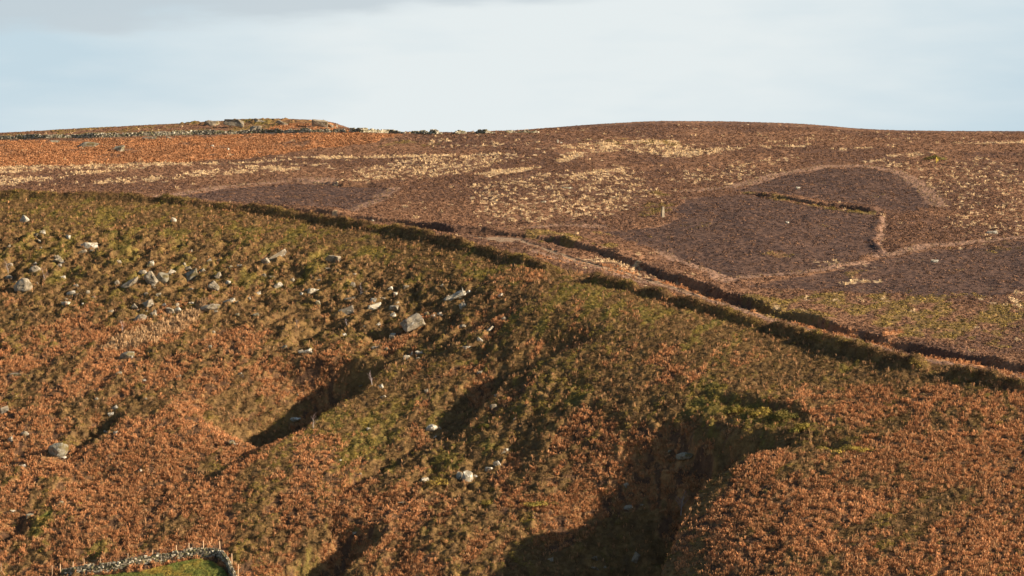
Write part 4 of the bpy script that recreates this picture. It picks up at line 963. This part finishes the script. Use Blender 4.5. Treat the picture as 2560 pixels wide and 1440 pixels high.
def bush(u, v, rad, hgt, cols, label, seed, n=420, name='gorse_bush', group='dense low bushes on the moor'):
    r = np.random.RandomState(seed); x, y, z = at(u, v); zz = float(gz(np.array([x]), np.array([y]))[0])
    e = bpy.data.objects.new(name, None); COL.objects.link(e); e.location = (x, y, zz); tag(e, label, 'bush', group)
    m = 26; cx = r.normal(0, rad * .45, m); cy = r.normal(0, rad * .4, m); q = np.exp(-(cx ** 2 + cy ** 2) / (rad * rad * .9)); cz = q * hgt * r.uniform(.1, .62, m)
    cc = two(cols[0], cols[1], r.uniform(0, 1, m)); V_, F_, C_ = leaf_clumps(cx, cy, cz, r, n // m * 5, rad * .34, hgt * .42, .09, cc, .3)
    np_mesh('foliage', V_, F_, M_leaf, C_, False, e)
    bm = bmesh.new()
    for k in range(9):
        a = r.uniform(0, 6.28); add_tube(bm, [(0, 0, -.2), (math.cos(a) * rad * .3, math.sin(a) * rad * .3, hgt * .35), (math.cos(a) * rad * .55, math.sin(a) * rad * .55, hgt * .6)], [.05, .03, .012], 4)
    bm_obj('stem', bm, M_twig, e)
for k, a in enumerate([(2337, 400, 2.2, 1.5, ('green', 'olive2'), "dark green bush behind the yellowish marker post"),
    (2012, 1078, 1.7, 1.5, ('olive', 'green'), "dense green bush on the crest at the tip of the big shadow"),
    (1960, 1050, 2.0, 1.6, ('olive2', 'green'), "dark bush left of the one on the big shadow's crest tip"),
    (1905, 1040, 1.9, 1.5, ('olive', 'olive2'), "olive bush at the head of the big gully"),
    (1850, 1030, 1.9, 1.4, ('olive', 'green'), "green bush high on the left rim of the big gully's head"),
    (2060, 1128, 1.9, .9, ('olive2', 'olive'), "low brownish bush in bracken just right of the big shadow"),
    (2150, 1128, 2.4, .9, ('olive', 'olive'), "low wide yellow-green bush in bracken right of the big shadow"),
    (1355, 1262, 2.2, .9, ('olive', 'green'), "low green mound bush in bracken left of the big shadow's edge"),
    (1215, 1262, 2.0, .8, ('olive2', 'olive'), "flat olive bush in bracken below the lower boulder trio"),
    (1100, 1210, 2.1, 1.2, ('olive', 'slope'), "rounded olive bush beside the low pale boulder"),
    (1215, 1070, 1.4, .9, ('olive', 'green'), "small green bush on the slope right of a white rounded boulder")]):
    bush(*a, 60 + k)

# ------------------------------------------------------------------ the sandy footpath along the cut edge
def footpath(pts, wid, label):
    W = np.array([at(*p)[:2] for p in pts]); seg = np.hypot(*np.diff(W, axis=0).T); L = np.concatenate([[0], np.cumsum(seg)]); n = int(L[-1] / .35)
    t = np.linspace(0, L[-1], n); cx = np.interp(t, L, W[:, 0]); cy = np.interp(t, L, W[:, 1]); dx = np.gradient(cx); dy = np.gradient(cy); q = np.hypot(dx, dy); nx, ny = -dy / q, dx / q
    wob = (vn(t / 4, t * 0, 5) - .5) * .8; ww = wid * (.5 + .9 * vn(t / 2.2, t * 0 + 3, 6)); K_ = np.linspace(-.5, .5, 6)
    X_ = cx[:, None] + nx[:, None] * (wob[:, None] + ww[:, None] * K_); Y_ = cy[:, None] + ny[:, None] * (wob[:, None] + ww[:, None] * K_); Z_ = gz(X_, Y_, GZ) + .05 - .10 * np.abs(K_)[None] ** 2 * 4 * .6
    i_, j_ = np.meshgrid(np.arange(n - 1), np.arange(5), indexing='ij'); q0 = (i_ * 6 + j_).ravel()
    c_ = mixc(mixc(PAL['soil'], PAL['straw2'], vn(X_ / .7, Y_ / .9, 8)), PAL['brown'], smooth(.45, .7, vn(X_ / 1.3, Y_ / 1.7, 18))).reshape(-1, 3)
    o = np_mesh('footpath', np.stack([X_, Y_, Z_], -1).reshape(-1, 3), np.stack([q0, q0 + 1, q0 + 7, q0 + 6], -1), M_ground, c_); tag(o, label, kind='structure')
footpath(TRACK[:8], .7, "narrow sandy footpath following the cut edge across the moor")
